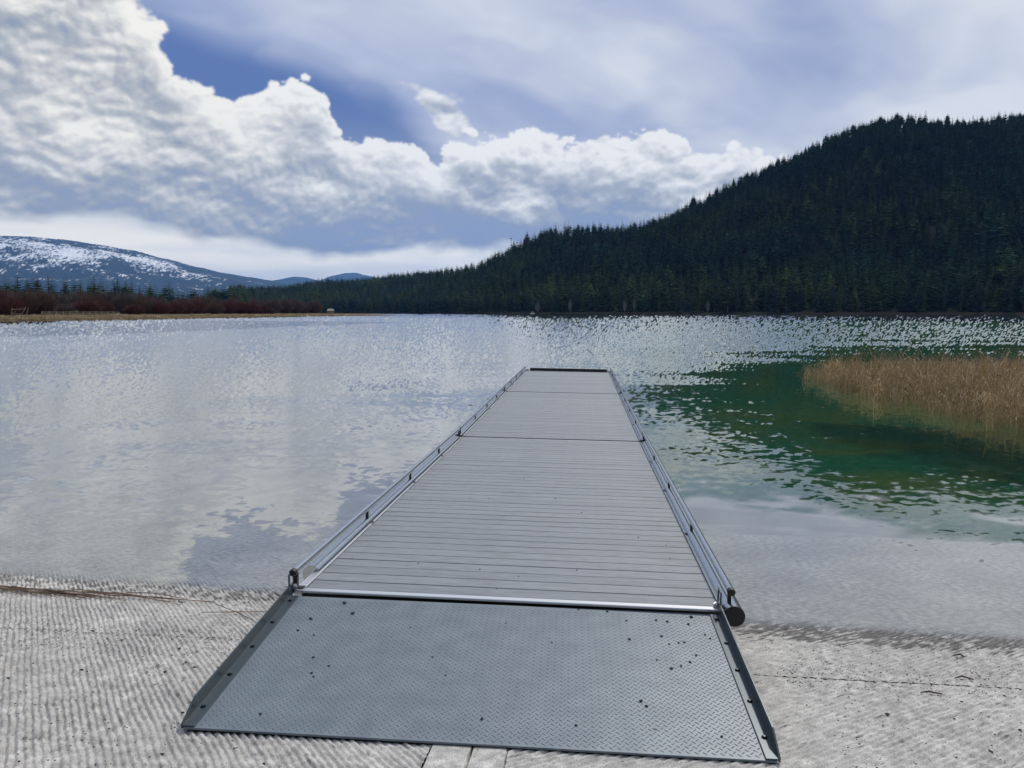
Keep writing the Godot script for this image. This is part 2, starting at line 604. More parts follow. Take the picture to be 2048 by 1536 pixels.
func slab(called: String, parent: Node, left: bool, x0: float, x1: float, s0: float, s1: float, along: float, across: float) -> void:
	# rows follow the ridges so that every ridge keeps its shape
	var yaw := deg_to_rad(-37.5) if left else deg_to_rad(51.0)
	var pts := PackedVector3Array()
	var cols := PackedColorArray()
	var nr := 0
	var nc := 0
	var pitch := 0.029 if left else 0.032
	if left:
		var t := tan(yaw)
		nr = int((s1 - s0) / along) + 1
		var u0 := x0 - maxf(0.0, t * (s1 - s0))
		var u1 := x1 - minf(0.0, t * (s1 - s0))
		nc = int((u1 - u0) / across) + 1
		for r in nr:
			var s := s1 - (s1 - s0) * r / (nr - 1)
			for k in nc:
				var x := clampf(u0 + (u1 - u0) * k / (nc - 1) + t * (s - s0), x0, x1)
				pts.append(ramp_point(x, s, ridge_height(x, s, yaw, pitch) if along < 0.1 else 0.003))
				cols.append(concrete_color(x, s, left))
	else:
		var t := 1.0 / tan(yaw)
		nc = int((x1 - x0) / along) + 1
		var w0 := s0 - t * (x1 - x0)
		nr = int((s1 - w0) / across) + 1
		for r in nr:
			for k in nc:
				var x := x0 + (x1 - x0) * k / (nc - 1)
				var s := clampf(s1 - (s1 - w0) * r / (nr - 1) + t * (x - x0), s0, s1)
				pts.append(ramp_point(x, s, ridge_height(x, s, yaw, pitch) if along < 0.1 else 0.003))
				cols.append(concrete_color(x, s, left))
	put(called, grid_mesh(pts, nr, nc, cols), M["concrete"], parent)

func edge_slab(called: String, parent: Node, x0: float, x1: float, s0: float, s1: float, h: float) -> void:
	# smooth trowelled strip with a ragged edge
	var pts := PackedVector3Array()
	var cols := PackedColorArray()
	var nr := int((s1 - s0) / 0.02) + 1
	var xs := [x0 - 0.004, x0, x0 + 0.006, lerpf(x0, x1, 0.2), lerpf(x0, x1, 0.4), lerpf(x0, x1, 0.6), lerpf(x0, x1, 0.8), x1 - 0.006, x1, x1 + 0.004]
	for r in nr:
		var s := s1 - (s1 - s0) * r / (nr - 1)
		for k in xs.size():
			var x: float = xs[k]
			var hh := h + 0.0012 * nr3.get_noise_2d(x, s)
			if k == 0 or k == xs.size() - 1:
				hh = -0.03
			elif k == 1 or k == xs.size() - 2:
				hh -= 0.004
			x += 0.005 * nr1.get_noise_2d(x * 40.0, s * 9.0)
			pts.append(ramp_point(x, s, hh))
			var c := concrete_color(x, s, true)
			cols.append(c)
	put(called, grid_mesh(pts, nr, xs.size(), cols), M["concrete"], parent)

func build_ramp() -> void:
	ng_ = noise(203, 1.0, 3)
	nr1 = noise(101, 1.7, 3)
	nr2 = noise(102, 1.0, 4)
	nr3 = noise(103, 24.0, 4)
	var o := Node3D.new()
	o.name = "boat_ramp"
	add_child(o)
	tag(o, "ribbed pale concrete boat ramp sloping into the water", "", "", "structure")
	slab("concrete_slab", o, true, -4.6, -0.598, 1.9, 4.170, 0.017, 0.0058)
	slab("concrete_slab", o, true, -4.6, -0.598, 4.177, 6.6, 0.017, 0.0058)
	slab("concrete_slab", o, false, -0.282, 4.2, 1.9, 4.010, 0.017, 0.0062)
	slab("concrete_slab", o, false, -0.282, 4.2, 4.020, 6.6, 0.017, 0.0062)
	edge_slab("joint_strip", o, -0.593, -0.4345, 1.9, 6.6, 0.010)
	edge_slab("joint_strip", o, -0.4255, -0.287, 1.9, 6.6, 0.009)
	# the rest of the ramp, beyond the picture and under water
	slab("concrete_slab", o, true, -9.0, -4.605, -6.0, 6.6, 0.25, 0.25)
	slab("concrete_slab", o, true, 4.205, 9.0, -6.0, 6.6, 0.25, 0.25)
	slab("concrete_slab", o, true, -4.6, 4.2, -6.0, 1.895, 0.25, 0.25)
	slab("concrete_slab", o, true, -9.0, 9.0, 6.58, 9.0, 0.12, 0.2)
	# sunk under everything: dark joint filler and ground behind
	var pts := PackedVector3Array()
	var cols := PackedColorArray()
	for r in 40:
		for c in 40:
			var x := lerpf(-60.0, 60.0, c / 39.0)
			var s := lerpf(6.2, -60.0, r / 39.0)
			var p := ramp_point(x, s, -0.045)
			if s < -4.0:
				p.y = minf(p.y, 1.35)
			pts.append(p)
			var g := 0.05 + 0.02 * nr2.get_noise_2d(x * 2.0, s * 2.0)
			cols.append(Color(g, g * 0.92, g * 0.8))
	ground_piece("ground", grid_mesh(pts, 40, 40, cols), M["soil"])

# ------------------------------------------------------------------ lake
func build_lake() -> void:
	var na := noise(201, 1.0, 2)
	var nb2 := noise(202, 1.0, 2)
	var ng := noise(203, 1.0, 3)
	var az := []
	var a := -80.0
	while a < 80.0:
		az.append(a)
		a += 0.075 if absf(a) < 36.0 else 1.0
	az.append(80.0)
	var rad := []
	var r := 4.0
	while r < 2600.0:
		rad.append(r)
		r += clampf(r * r / (2.05 * 770.0) * 1.05, 0.012, r * 0.22)
	rad.append(2600.0)
	rad.reverse()
	var nrr := rad.size()
	var ncc := az.size()
	var pts := PackedVector3Array()
	var nn := PackedVector3Array()
	pts.resize(nrr * ncc)
	nn.resize(nrr * ncc)
	# where the breeze ruffles the surface, by direction: calm nearer than this
	var calm := [[-80.0, 17.0], [-34.0, 15.0], [-22.0, 16.0], [-10.0, 19.0], [0.0, 21.0], [7.0, 23.0], [12.0, 27.0], [18.0, 36.0], [25.0, 46.0], [34.0, 50.0], [80.0, 50.0]]
	var k := 0
	for rr in rad:
		for aa in az:
			var p := pol(aa, rr)
			var edge := table(calm, aa)
			var g := ng.get_noise_2d(p.x * 0.10, p.z * 0.16)
			var g2 := ng.get_noise_2d(p.x * 0.35 + 50.0, p.z * 0.6)
			var st := ng.get_noise_2d(p.x * 0.035 + 20.0, p.z * 0.16)
			var st2 := ng.get_noise_2d(p.x * 0.22, p.z * 1.1 + 33.0)
			var lr := log(rr / edge) + 0.12 * g + 0.42 * st + 0.16 * st2
			var ruffle := sm(-0.50, 0.42, lr)
			var near := sm(5.2, 9.5, rr)
			# patches of cat's paws on the calm water
			var paw := sm(0.05, 0.45, g2 * 0.7 + g * 0.7) * near
			var amp := 0.008 + 0.010 * near + 0.040 * paw * (1.0 - ruffle)
			var right := sm(2.0, 22.0, aa)
			amp = lerpf(amp, lerpf(0.038, 0.10, right) + 0.02 * g, ruffle)
			var fx := 2.4 + 4.0 * ruffle
			var fz := 3.6 + 3.0 * ruffle
			var s1 := na.get_noise_2d(p.x * fx, p.z * fz)
			var s2 := nb2.get_noise_2d(p.x * fx + 70.0, p.z * fz)
			var t1 := na.get_noise_2d(p.x * 7.0 + 13.0, p.z * 9.0)
			var t2 := nb2.get_noise_2d(p.x * 7.0, p.z * 9.0 + 29.0)
			var sx := amp * (s1 * 0.8 + t1 * 0.6)
			var sz := amp * (s2 * 1.0 + t2 * 0.9) + lerpf(0.055, 0.120, right) * ruffle
			# wave backs steeper than the sight line from the ramp stay hidden behind their crests
			var lim: float = -0.45 * 2.05 / rr
			if sz < lim:
				sz = 2.0 * lim - sz
			nn[k] = Vector3(sx, 1.0, sz).normalized()
			pts[k] = p
			k += 1
	var o := ground_piece("lake", grid_mesh(pts, nrr, ncc, PackedColorArray(), nn), M["water"])
	tag(o, "clear green lake water, glassy near the ramp and ruffled beyond", "", "", "structure")
	# the bed: pale silt beyond the ramp, then weed
	pts = PackedVector3Array()
	var cols := PackedColorArray()
	var br := [2700.0, 800.0, 300.0, 120.0, 60.0, 45.0, 36.0, 30.0, 26.0, 23.0, 21.0]
	var bq := 20.0
	while bq > 6.1:
		br.append(bq)
		bq -= 0.02 * bq
	var bc := 361
	for rr in br:
		for c in bc:
			var aa := lerpf(-88.0, 88.0, c / float(bc - 1))
			var p := pol(aa, rr)
			p.y = -0.66 - 0.045 * maxf(rr - 9.0, 0.0) if rr < 30.0 else -1.6 - 0.01 * minf(rr, 300.0)
			if rr < 11.0:
				p.y = minf(p.y, ramp_y(p) - 0.12)
			p.y += 0.06 * ng.get_noise_2d(p.x * 0.5, p.z * 0.5)
			if rr > 900.0:
				p.y = -6.0
			pts.append(p)
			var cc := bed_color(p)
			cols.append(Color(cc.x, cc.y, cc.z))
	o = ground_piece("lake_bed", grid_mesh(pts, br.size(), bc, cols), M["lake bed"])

# ------------------------------------------------------------------ hill, forest
const RIDGE := [[-60.0, 1.2], [-40.5, 1.38], [-33.5, 1.0], [-25.0, 1.1], [-16.7, 1.67], [-13.9, 2.19], [-11.8, 2.32], [-9.7, 2.48], [-8.2, 2.78], [-6.4, 2.90], [-4.6, 3.05], [-2.7, 3.39], [-0.9, 4.26], [0.2, 4.84], [1.3, 5.55], [2.8, 5.98], [5.0, 6.25], [7.2, 6.12], [9.3, 6.19], [11.1, 6.86], [13.5, 7.83], [15.5, 8.84], [16.8, 9.51], [18.8, 10.26], [21.3, 11.28], [23.2, 11.98], [24.9, 12.37], [26.7, 12.35], [28.4, 11.95], [30.1, 11.74], [31.7, 11.69], [32.9, 11.71], [38.8, 11.33], [46.7, 8.95], [60.0, 6.0]]
const RIDGE_R := [[-60.0, 1500.0], [-33.0, 1500.0], [-16.0, 2000.0], [-11.0, 1900.0], [-8.0, 1750.0], [-3.0, 1500.0], [1.0, 1330.0], [5.0, 1260.0], [10.0, 1300.0], [17.0, 1380.0], [25.0, 1450.0], [33.0, 1500.0], [60.0, 1500.0]]
const SHORE_R := [[-60.0, 640.0], [-34.0, 640.0], [-28.0, 700.0], [-20.0, 900.0], [-15.0, 1180.0], [-12.0, 1300.0], [-9.0, 1220.0], [-5.0, 1030.0], [-0.9, 910.0], [5.0, 810.0], [13.7, 728.0], [22.0, 705.0], [33.5, 694.0], [60.0, 690.0]]
var nh: FastNoiseLite

func hill_y(aa: float, rr: float) -> float:
	var r0 := table(SHORE_R, aa)
	var r1 := table(RIDGE_R, aa)
	var top := 2.05 + r1 * tan(deg_to_rad(table(RIDGE, aa))) - 15.0
	top = maxf(top, 2.0)
	var t := (rr - r0) / (r1 - r0)
	var p := pol(aa, rr)
	var y := 0.0
	if t <= 0.0:
		return -1.0 + maxf(t * 60.0, -5.0)
	if t < 1.0:
		# bank, flat bench with the road, then the slope
		var d := rr - r0
		var bench := 2.2 * sm(0.0, 7.0, d)
		var u := clampf((d - 22.0) / (r1 - r0 - 22.0), 0.0, 1.0)
		var prof := lerpf(u, sm(0.0, 1.0, u), 0.55)
		y = bench + (top - 2.2) * prof
		y += (16.0 * nh.get_noise_2d(p.x, p.z)) * sm(0.03, 0.35, u) * (1.0 - sm(0.75, 1.0, u)) * clampf(top / 120.0, 0.05, 1.0)
	else:
		y = top - (t - 1.0) * (t - 1.0) * 420.0 * clampf(top / 150.0, 0.1, 1.0)
	return y

func conifer(seed_: int, shape: int) -> Array:
	# returns [crown, trunk] of a tree one metre tall: whorls of drooping boughs
	var r := RandomNumberGenerator.new()
	r.seed = seed_
	var mb := MB.new()
	mb.use_color = true
	var whorls := 15
	var low := 0.10
	var wide := 0.155
	if shape == 1:
		wide = 0.20
	elif shape == 2:
		low = 0.30
		wide = 0.17
		whorls = 12
	elif shape == 3:
		wide = 0.115
	for w in whorls:
		var t := w / float(whorls - 1)
		var y := lerpf(low, 0.985, t)
		var prof := pow(1.0 - t, 0.85)
		if shape == 2:
			prof = pow(sin(clampf(0.25 + 0.75 * t, 0.0, 1.0) * PI), 0.7) * 0.95 + 0.03
		var len := wide * prof * r.randf_range(0.82, 1.12) + 0.010
		var nb_ := 7 if t < 0.8 else 5
		var turn := r.randf() * TAU
		for b in nb_:
			var ang := turn + TAU * b / nb_ + r.randf_range(-0.3, 0.3)
			var l := len * r.randf_range(0.65, 1.25)
			var dir := Vector3(cos(ang), 0, sin(ang))
			var side := Vector3(-sin(ang), 0, cos(ang))
			var base := Vector3(0, y + 0.012, 0)
			var droop := -l * r.randf_range(0.25, 0.55)
			var tip := base + dir * l + Vector3(0, droop, 0)
			var mid := base + dir * l * 0.55 + Vector3(0, droop * 0.35 + 0.012, 0)
			var hw := l * r.randf_range(0.30, 0.42) + 0.006
			var shade := r.randf_range(0.55, 1.45)
			mb.col = Color(shade, shade * r.randf_range(0.95, 1.05), shade)
			var d := Vector3(0, -hw * 0.5, 0)
			mb.tri(base, mid + side * hw + d, tip)
			mb.tri(base, tip, mid - side * hw + d)
	var tr := MB.new()
	tr.tube([Vector3(0, -0.03, 0), Vector3(0, 0.4, 0), Vector3(0, 0.97, 0)], [0.016, 0.011, 0.002], 5)
	return [mb.mesh(), tr.mesh()]

var trees := []

func build_hill() -> void:
	nh = noise(301, 0.0045, 4)
	var ns := noise(302, 0.006, 3)
	var azs := []
	var a := -58.0
	while a <= 58.0:
		azs.append(a)
		a += 0.4
	var nt := 60
	var pts := PackedVector3Array()
	var cols := PackedColorArray()
	for k in nt:
		var u := 1.0 - k / float(nt - 1)
		for aa in azs:
			var r0 := table(SHORE_R, aa)
			var r1 := table(RIDGE_R, aa)
			var rr := r0 - 20.0 + (r1 - r0 + 520.0) * pow(u, 1.6)
			var p := pol(aa, rr, hill_y(aa, rr))
			pts.append(p)
			var g := 0.9 + 0.5 * ns.get_noise_2d(p.x * 3.0, p.z * 3.0)
			var d := rr - r0
			var cc := Vector3(0.009, 0.011, 0.009) * g
			if d < 9.0 and aa > -6.0:
				cc = Vector3(0.020, 0.017, 0.014) * g
			cols.append(Color(cc.x, cc.y, cc.z))
	var o := ground_piece("hill", grid_mesh(pts, nt, azs.size(), cols), M["soil"])
	tag(o, "steep wooded hill rising from the far shore", "", "", "structure")
	# road along the far shore
	var mb := MB.new()
	var road := mat("pale gravel", lin(0.34, 0.33, 0.31), 0.95)
	a = 0.0
	while a < 58.0:
		var p := []
		for q in [[a, 11.0], [a, 17.0], [a + 0.5, 17.0], [a + 0.5, 11.0]]:
			var rr: float = table(SHORE_R, q[0]) + q[1]
			p.append(pol(q[0], rr, hill_y(q[0], rr) + 0.25))
		mb.face(p, p[0] - Vector3(0, 10, 0))
		a += 0.5
	o = ground_piece("road", mb.mesh(), road)
	# trees
	for k in 8:
		trees.append(conifer(400 + k, [0, 1, 0, 2, 3, 1, 0, 3][k]))
	var spots := []
	var r := RandomNumberGenerator.new()
	r.seed = 99
	# sparse to dense, one candidate per cell of about nine metres
	var cell := 9.2
	for iz in range(-240, -60):
		for ix in range(-135, 190):
			var x := (ix + r.randf_range(-0.45, 0.45)) * cell
			var z := (iz + r.randf_range(-0.45, 0.45)) * cell
			var rr := Vector2(x, z).length()
			var aa := rad_to_deg(atan2(x, -z))
			if absf(aa) > 42.0:
				continue
			var r0 := table(SHORE_R, aa)
			var r1 := table(RIDGE_R, aa)
			var d := rr - r0
			if d < 4.0 or rr > r1 + 90.0:
				continue
			if aa < -20.0 and rr > r0 + 160.0:
				continue
			if d > 7.0 and d < 20.0 and aa > -1.0:
				continue
			if d < 9.0 and aa > -1.0 and r.randf() < 0.8:
				continue
			var dens := 0.93 + 0.35 * ns.get_noise_2d(x, z)
			if aa < -27.5 and aa > -40.0:
				dens = 0.62
			elif aa < -21.5 and aa > -27.5:
				dens = 0.42
			if r.randf() > dens:
				continue
			var h := r.randf_range(14.0, 26.0) * (1.0 + 0.25 * ns.get_noise_2d(x * 2.0 + 99.0, z * 2.0))
			if d < 60.0:
				h *= 1.12
			if d < 9.0:
				h *= 0.35
			if rr > r1 - 40.0 and aa > -2.0:
				h *= r.randf_range(0.75, 1.15)
			if aa < -19.0:
				h = r.randf_range(17.0, 31.0)
			spots.append([d, Vector3(x, hill_y(aa, rr) - 0.4, z), h, aa])
	spots.sort_custom(func(p, q): return p[0] / maxf(p[2], 1.0) < q[0] / maxf(q[2], 1.0))
	print("trees ", spots.size())
	var sets := []
	var tints := []
	for k in trees.size():
		sets.append([]); tints.append([])
	var single := 0
	for s in spots:
		var h: float = s[2]
		var v := r.randi() % trees.size()
		if h < 9.0:
			v = 1
		var b := Basis(Vector3.UP, r.randf() * TAU).scaled(Vector3(h * r.randf_range(1.1, 1.6), h, h * r.randf_range(1.1, 1.6)))
		var q: Vector3 = s[1]
		var g := 1.0 + 0.7 * ns.get_noise_2d(q.x * 1.5, q.z * 1.5) + r.randf_range(-0.45, 0.5)
		var warm := clampf(0.5 + 0.9 * ns.get_noise_2d(q.x * 0.8 + 300.0, q.z * 0.8) + r.randf_range(-0.3, 0.3), 0.0, 1.0)
		var c := Vector3(0.022, 0.060, 0.046).lerp(Vector3(0.066, 0.098, 0.030), warm) * g
		if s[3] < -19.0:
			b = b.scaled_local(Vector3(1.5, 1.0, 1.5))
		var xf := Transform3D(b, q)
		if single < 290 and absf(s[3]) < 34.5 and h > 9.0:
			single += 1
			add_tree(v, xf, single, s[3])
		else:
			sets[v].append(xf)
			tints[v].append(Color(c.x, c.y, c.z))
	# bare grey trees by the water
	var bare := shrub(880, 130)
	var bm: StandardMaterial3D = M["reed"].duplicate()
	bm.albedo_color = lin(0.15, 0.16, 0.145)
	for q in [[1.9, 14.0, 11.0, "broad"], [4.3, 17.0, 7.0, "tall slim"], [8.3, 16.0, 7.5, "leaning"], [9.0, 18.0, 7.0, "tall forked"], [14.2, 13.5, 7.0, "pale"], [19.6, 11.0, 8.0, "low"]]:
		var brr: float = table(SHORE_R, q[0]) + 22.0
		var bo := node("bare_tree", Transform3D(Basis(Vector3.UP, q[0]).scaled(Vector3(q[2] * 0.7, q[1], q[2] * 0.7)), pol(q[0], brr, hill_y(q[0], brr))))
		put("crown", bare, bm, bo)
		put("trunk", trees[0][1], bm, bo)
		tag(bo, "%s grey leafless tree beside the shore road under the hill" % q[3], "tree", "bare trees along the shore road")
	var forest := Node3D.new()
	forest.name = "forest"
	add_child(forest)
	tag(forest, "dense dark conifer forest covering the hill across the lake", "forest", "", "stuff")
	for k in trees.size():
		var mm := multi("crowns", trees[k][0], M["needles"], sets[k], tints[k], forest)
		mm.set_meta("kind", "stuff")

func build_back_trees() -> void:
	# the wood behind the landing, mirrored in the steel
	var r := RandomNumberGenerator.new()
	r.seed = 5150
	var o := Node3D.new()
	o.name = "wood_behind"
	add_child(o)
	tag(o, "conifer wood standing behind the boat landing", "forest", "", "stuff")
	var sets := [[], [], []]
	var cols := [[], [], []]
	for k in 420:
		var aa := r.randf_range(95.0, 265.0)
		var rr := r.randf_range(26.0, 60.0)
		var h := r.randf_range(14.0, 24.0)
		var p := pol(aa, rr)
		p.y = minf(ramp_y(p), 1.35) - 0.3
		sets[k % 3].append(Transform3D(Basis(Vector3.UP, r.randf() * TAU).scaled(Vector3(h * 1.2, h, h * 1.2)), p))
		cols[k % 3].append(Color(0.022, 0.036, 0.028))
	for k in 3:
		var mm := multi("crowns", trees[k][0], M["needles"], sets[k], cols[k], o)
		mm.set_meta("kind", "stuff")

var tree_mats := []
func add_tree(v: int, xf: Transform3D, k: int, aa: float) -> void:
	if tree_mats.is_empty():
		for c in [[0.018, 0.046, 0.040], [0.028, 0.060, 0.036], [0.046, 0.072, 0.026], [0.016, 0.034, 0.034]]:
			var m: StandardMaterial3D = M["needles"].duplicate()
			m.albedo_color = lin(c[0], c[1], c[2])
			tree_mats.append(m)
	var o := node("conifer_tree", xf)
	put("crown", trees[v][0], tree_mats[k % 4], o)
	put("trunk", trees[v][1], M["bark"], o)
	var h := xf.basis.y.length()
	var size: String = "tall" if h > 23.0 else ("short" if h < 16.5 else "middling")
	var shape: String = ["pointed", "broad", "pointed", "round-crowned", "narrow", "broad", "pointed", "narrow"][v]
	var tone: String = ["blue-green", "dark green", "olive green", "blackish"][k % 4]
	if aa < -12.5:
		tag(o, "%s %s %s conifer far behind the reddish willow thicket" % [size, shape, tone], "tree", "conifers behind the willow thicket")
	elif aa < -1.0:
		tag(o, "%s %s %s conifer at the water's edge on the low wooded point" % [size, shape, tone], "tree", "conifers on the low far point")
	else:
		tag(o, "%s %s %s conifer at the hill's foot above the shore road" % [size, shape, tone], "tree", "conifers above the shore road")

# ------------------------------------------------------------------ far mountains
const MTN := [[-60.0, 3.6], [-42.4, 4.16], [-36.9, 4.62], [-33.3, 4.56], [-31.7, 4.58], [-29.8, 4.48], [-27.9, 4.25], [-26.1, 3.99], [-24.0, 3.49], [-21.9, 2.98], [-20.3, 2.63], [-18.6, 2.38], [-17.3, 2.19], [-15.3, 1.76], [-12.5, 0.88], [-10.0, 0.2]]

func far_ridge(called: String, label: String, tab: Array, a0: float, a1: float, na_: int, r0: float, r1: float, nt: int, snowy: bool, seed_: int) -> void:
	var n1 := noise(seed_, 0.0006, 4)
	var n2 := noise(seed_ + 1, 0.03, 2)
	var n3 := noise(seed_ + 2, 0.0011, 3)
	var mr := RandomNumberGenerator.new()
	mr.seed = seed_
	var pts := PackedVector3Array()
	var cols := PackedColorArray()
	for k in nt:
		var t := 1.0 - k / float(nt - 1)
		for c in na_:
			var aa := lerpf(a0, a1, c / float(na_ - 1))
			var rr := lerpf(r0, r1, t)
			var p := pol(aa, rr)
			var top := maxf(2.05 + r1 * tan(deg_to_rad(table(tab, aa))), 0.0)
			var u := minf(t / 0.93, 1.0)
			var y := top * pow(u, 0.9)
			if t > 0.93:
				y = top * (1.0 - (t - 0.93) * 0.5)
			y += top * 0.16 * n1.get_noise_2d(p.x, p.z) * sin(PI * u)
			if snowy:
				y += top * 0.008 * n2.get_noise_2d(p.x, p.z)
			p.y = y - 4.0
			pts.append(p)
			var col := Vector3(0.030, 0.040, 0.042)
			if snowy:
				# open snowfields between stands of timber, higher up
				var el := rad_to_deg(atan2(p.y, rr))
				var field := n3.get_noise_2d(p.x * 1.0 + 500.0, p.z * 1.0) + 0.45 * (el - 3.0) - 0.05
				field += 0.55 * exp(-pow((aa + 28.3) / 2.2, 2.0) - pow((el - 3.55) / 0.45, 2.0))
				field += 0.40 * exp(-pow((aa + 24.8) / 1.8, 2.0) - pow((el - 3.05) / 0.40, 2.0))
				field -= 0.5 * exp(-pow((aa + 26.8) / 0.5, 2.0) - pow((el - 3.3) / 0.6, 2.0))
				field -= 0.7 * sm(table(tab, aa) - 0.30, table(tab, aa) - 0.05, el)
				var grain := n2.get_noise_2d(p.x * 0.55, p.z * 0.16) * 0.7 + mr.randf_range(-0.55, 0.45)
				var s := sm(0.15, 0.55, field + grain)
				col = col.lerp(Vector3(0.80, 0.82, 0.85), s)
			cols.append(Color(col.x, col.y, col.z))
	var o := ground_piece(called, grid_mesh(pts, nt, na_, cols), M["soil"])
	tag(o, label, "", "", "structure")

func build_far_mountains() -> void:
	far_ridge("mountain", "broad blue mountain with snowfields on its upper slopes", MTN, -56.0, -10.5, 620, 7000.0, 12500.0, 150, true, 701)
	far_ridge("far_hill", "low hazy blue hill at the end of the valley", [[-20.0, 0.9], [-18.0, 1.84], [-17.0, 2.27], [-15.6, 2.53], [-14.8, 2.47], [-14.1, 2.3], [-12.5, 1.78], [-10.0, 0.8]], -20.0, -10.0, 60, 13500.0, 17000.0, 20, false, 711)
	far_ridge("far_hill", "rounded hazy blue hill farthest down the valley", [[-17.0, 1.0], [-14.9, 1.94], [-13.9, 2.3], [-13.0, 2.63], [-12.1, 2.82], [-11.4, 2.86], [-10.7, 2.69], [-9.8, 2.51], [-8.2, 2.53], [-6.4, 2.35], [-4.6, 1.63], [-2.0, 0.6]], -17.0, -2.0, 80, 17500.0, 21000.0, 20, false, 721)

# ------------------------------------------------------------------ left shore
const SPIT_F := [[-60.0, 205.0], [-36.0, 212.0], [-33.5, 218.0], [-30.1, 223.0], [-26.3, 254.0], [-18.7, 336.0], [-13.6, 409.0], [-8.3, 495.0]]
const SPIT_B := [[-60.0, 700.0], [-25.0, 700.0], [-19.0, 640.0], [-15.0, 590.0], [-13.4, 575.0], [-10.5, 560.0], [-8.3, 505.0]]

func spit_y(aa: float, rr: float) -> float:
	var f := table(SPIT_F, aa)
	var b := table(SPIT_B, aa)
	var d := minf(rr - f, (b - rr) * 0.5)
	return -0.25 + 0.85 * sm(-2.0, 7.0, d) * sm(-8.0, -11.5, aa) + 0.25 * sm(-2.0, 3.0, d) + 0.4 * sm(10.0, 60.0, d)

func shrub(seed_: int, whips := 1300) -> ArrayMesh:
	# bare thicket: whips fanning from the ground to a domed outline, one metre tall
	var r := RandomNumberGenerator.new()
	r.seed = seed_
	var mb := MB.new()
	mb.use_color = true
	for k in whips:
		var ang := r.randf() * TAU
		var lean := pow(r.randf(), 0.6) * 1.15
		var len := r.randf_range(0.62, 1.0) * lerpf(1.0, 0.72, lean / 1.15)
		var root := Vector3(cos(ang) * r.randf() * 0.22, 0.0, sin(ang) * r.randf() * 0.22)
		var dir := Vector3(cos(ang) * sin(lean * 0.85), cos(lean * 0.85), sin(ang) * sin(lean * 0.85))
		var mid := root + dir * len * 0.55 + Vector3(0, 0.05, 0)
		var tip := root + dir * len + Vector3(r.randf_range(-0.06, 0.06), r.randf_range(0.0, 0.10), r.randf_range(-0.06, 0.06))
		var w := r.randf_range(0.007, 0.013)
		var side := Vector3(-sin(ang + r.randf_range(-1.2, 1.2)), 0.0, cos(ang)) * w
		var g := r.randf_range(0.6, 1.4)
		mb.col = Color(g, g, g)
		mb.tri(root - side * 0.6, mid + side, mid - side)
		mb.tri(mid - side, mid + side, tip)
		for b in 2:
			var st := mid.lerp(tip, r.randf_range(0.0, 0.7))
			var e := st + (dir + Vector3(r.randf_range(-0.6, 0.6), r.randf_range(0.0, 0.5), r.randf_range(-0.6, 0.6))).normalized() * r.randf_range(0.10, 0.20)
			mb.tri(st - side * 0.6, st + side * 0.6, e)
	return mb.mesh()

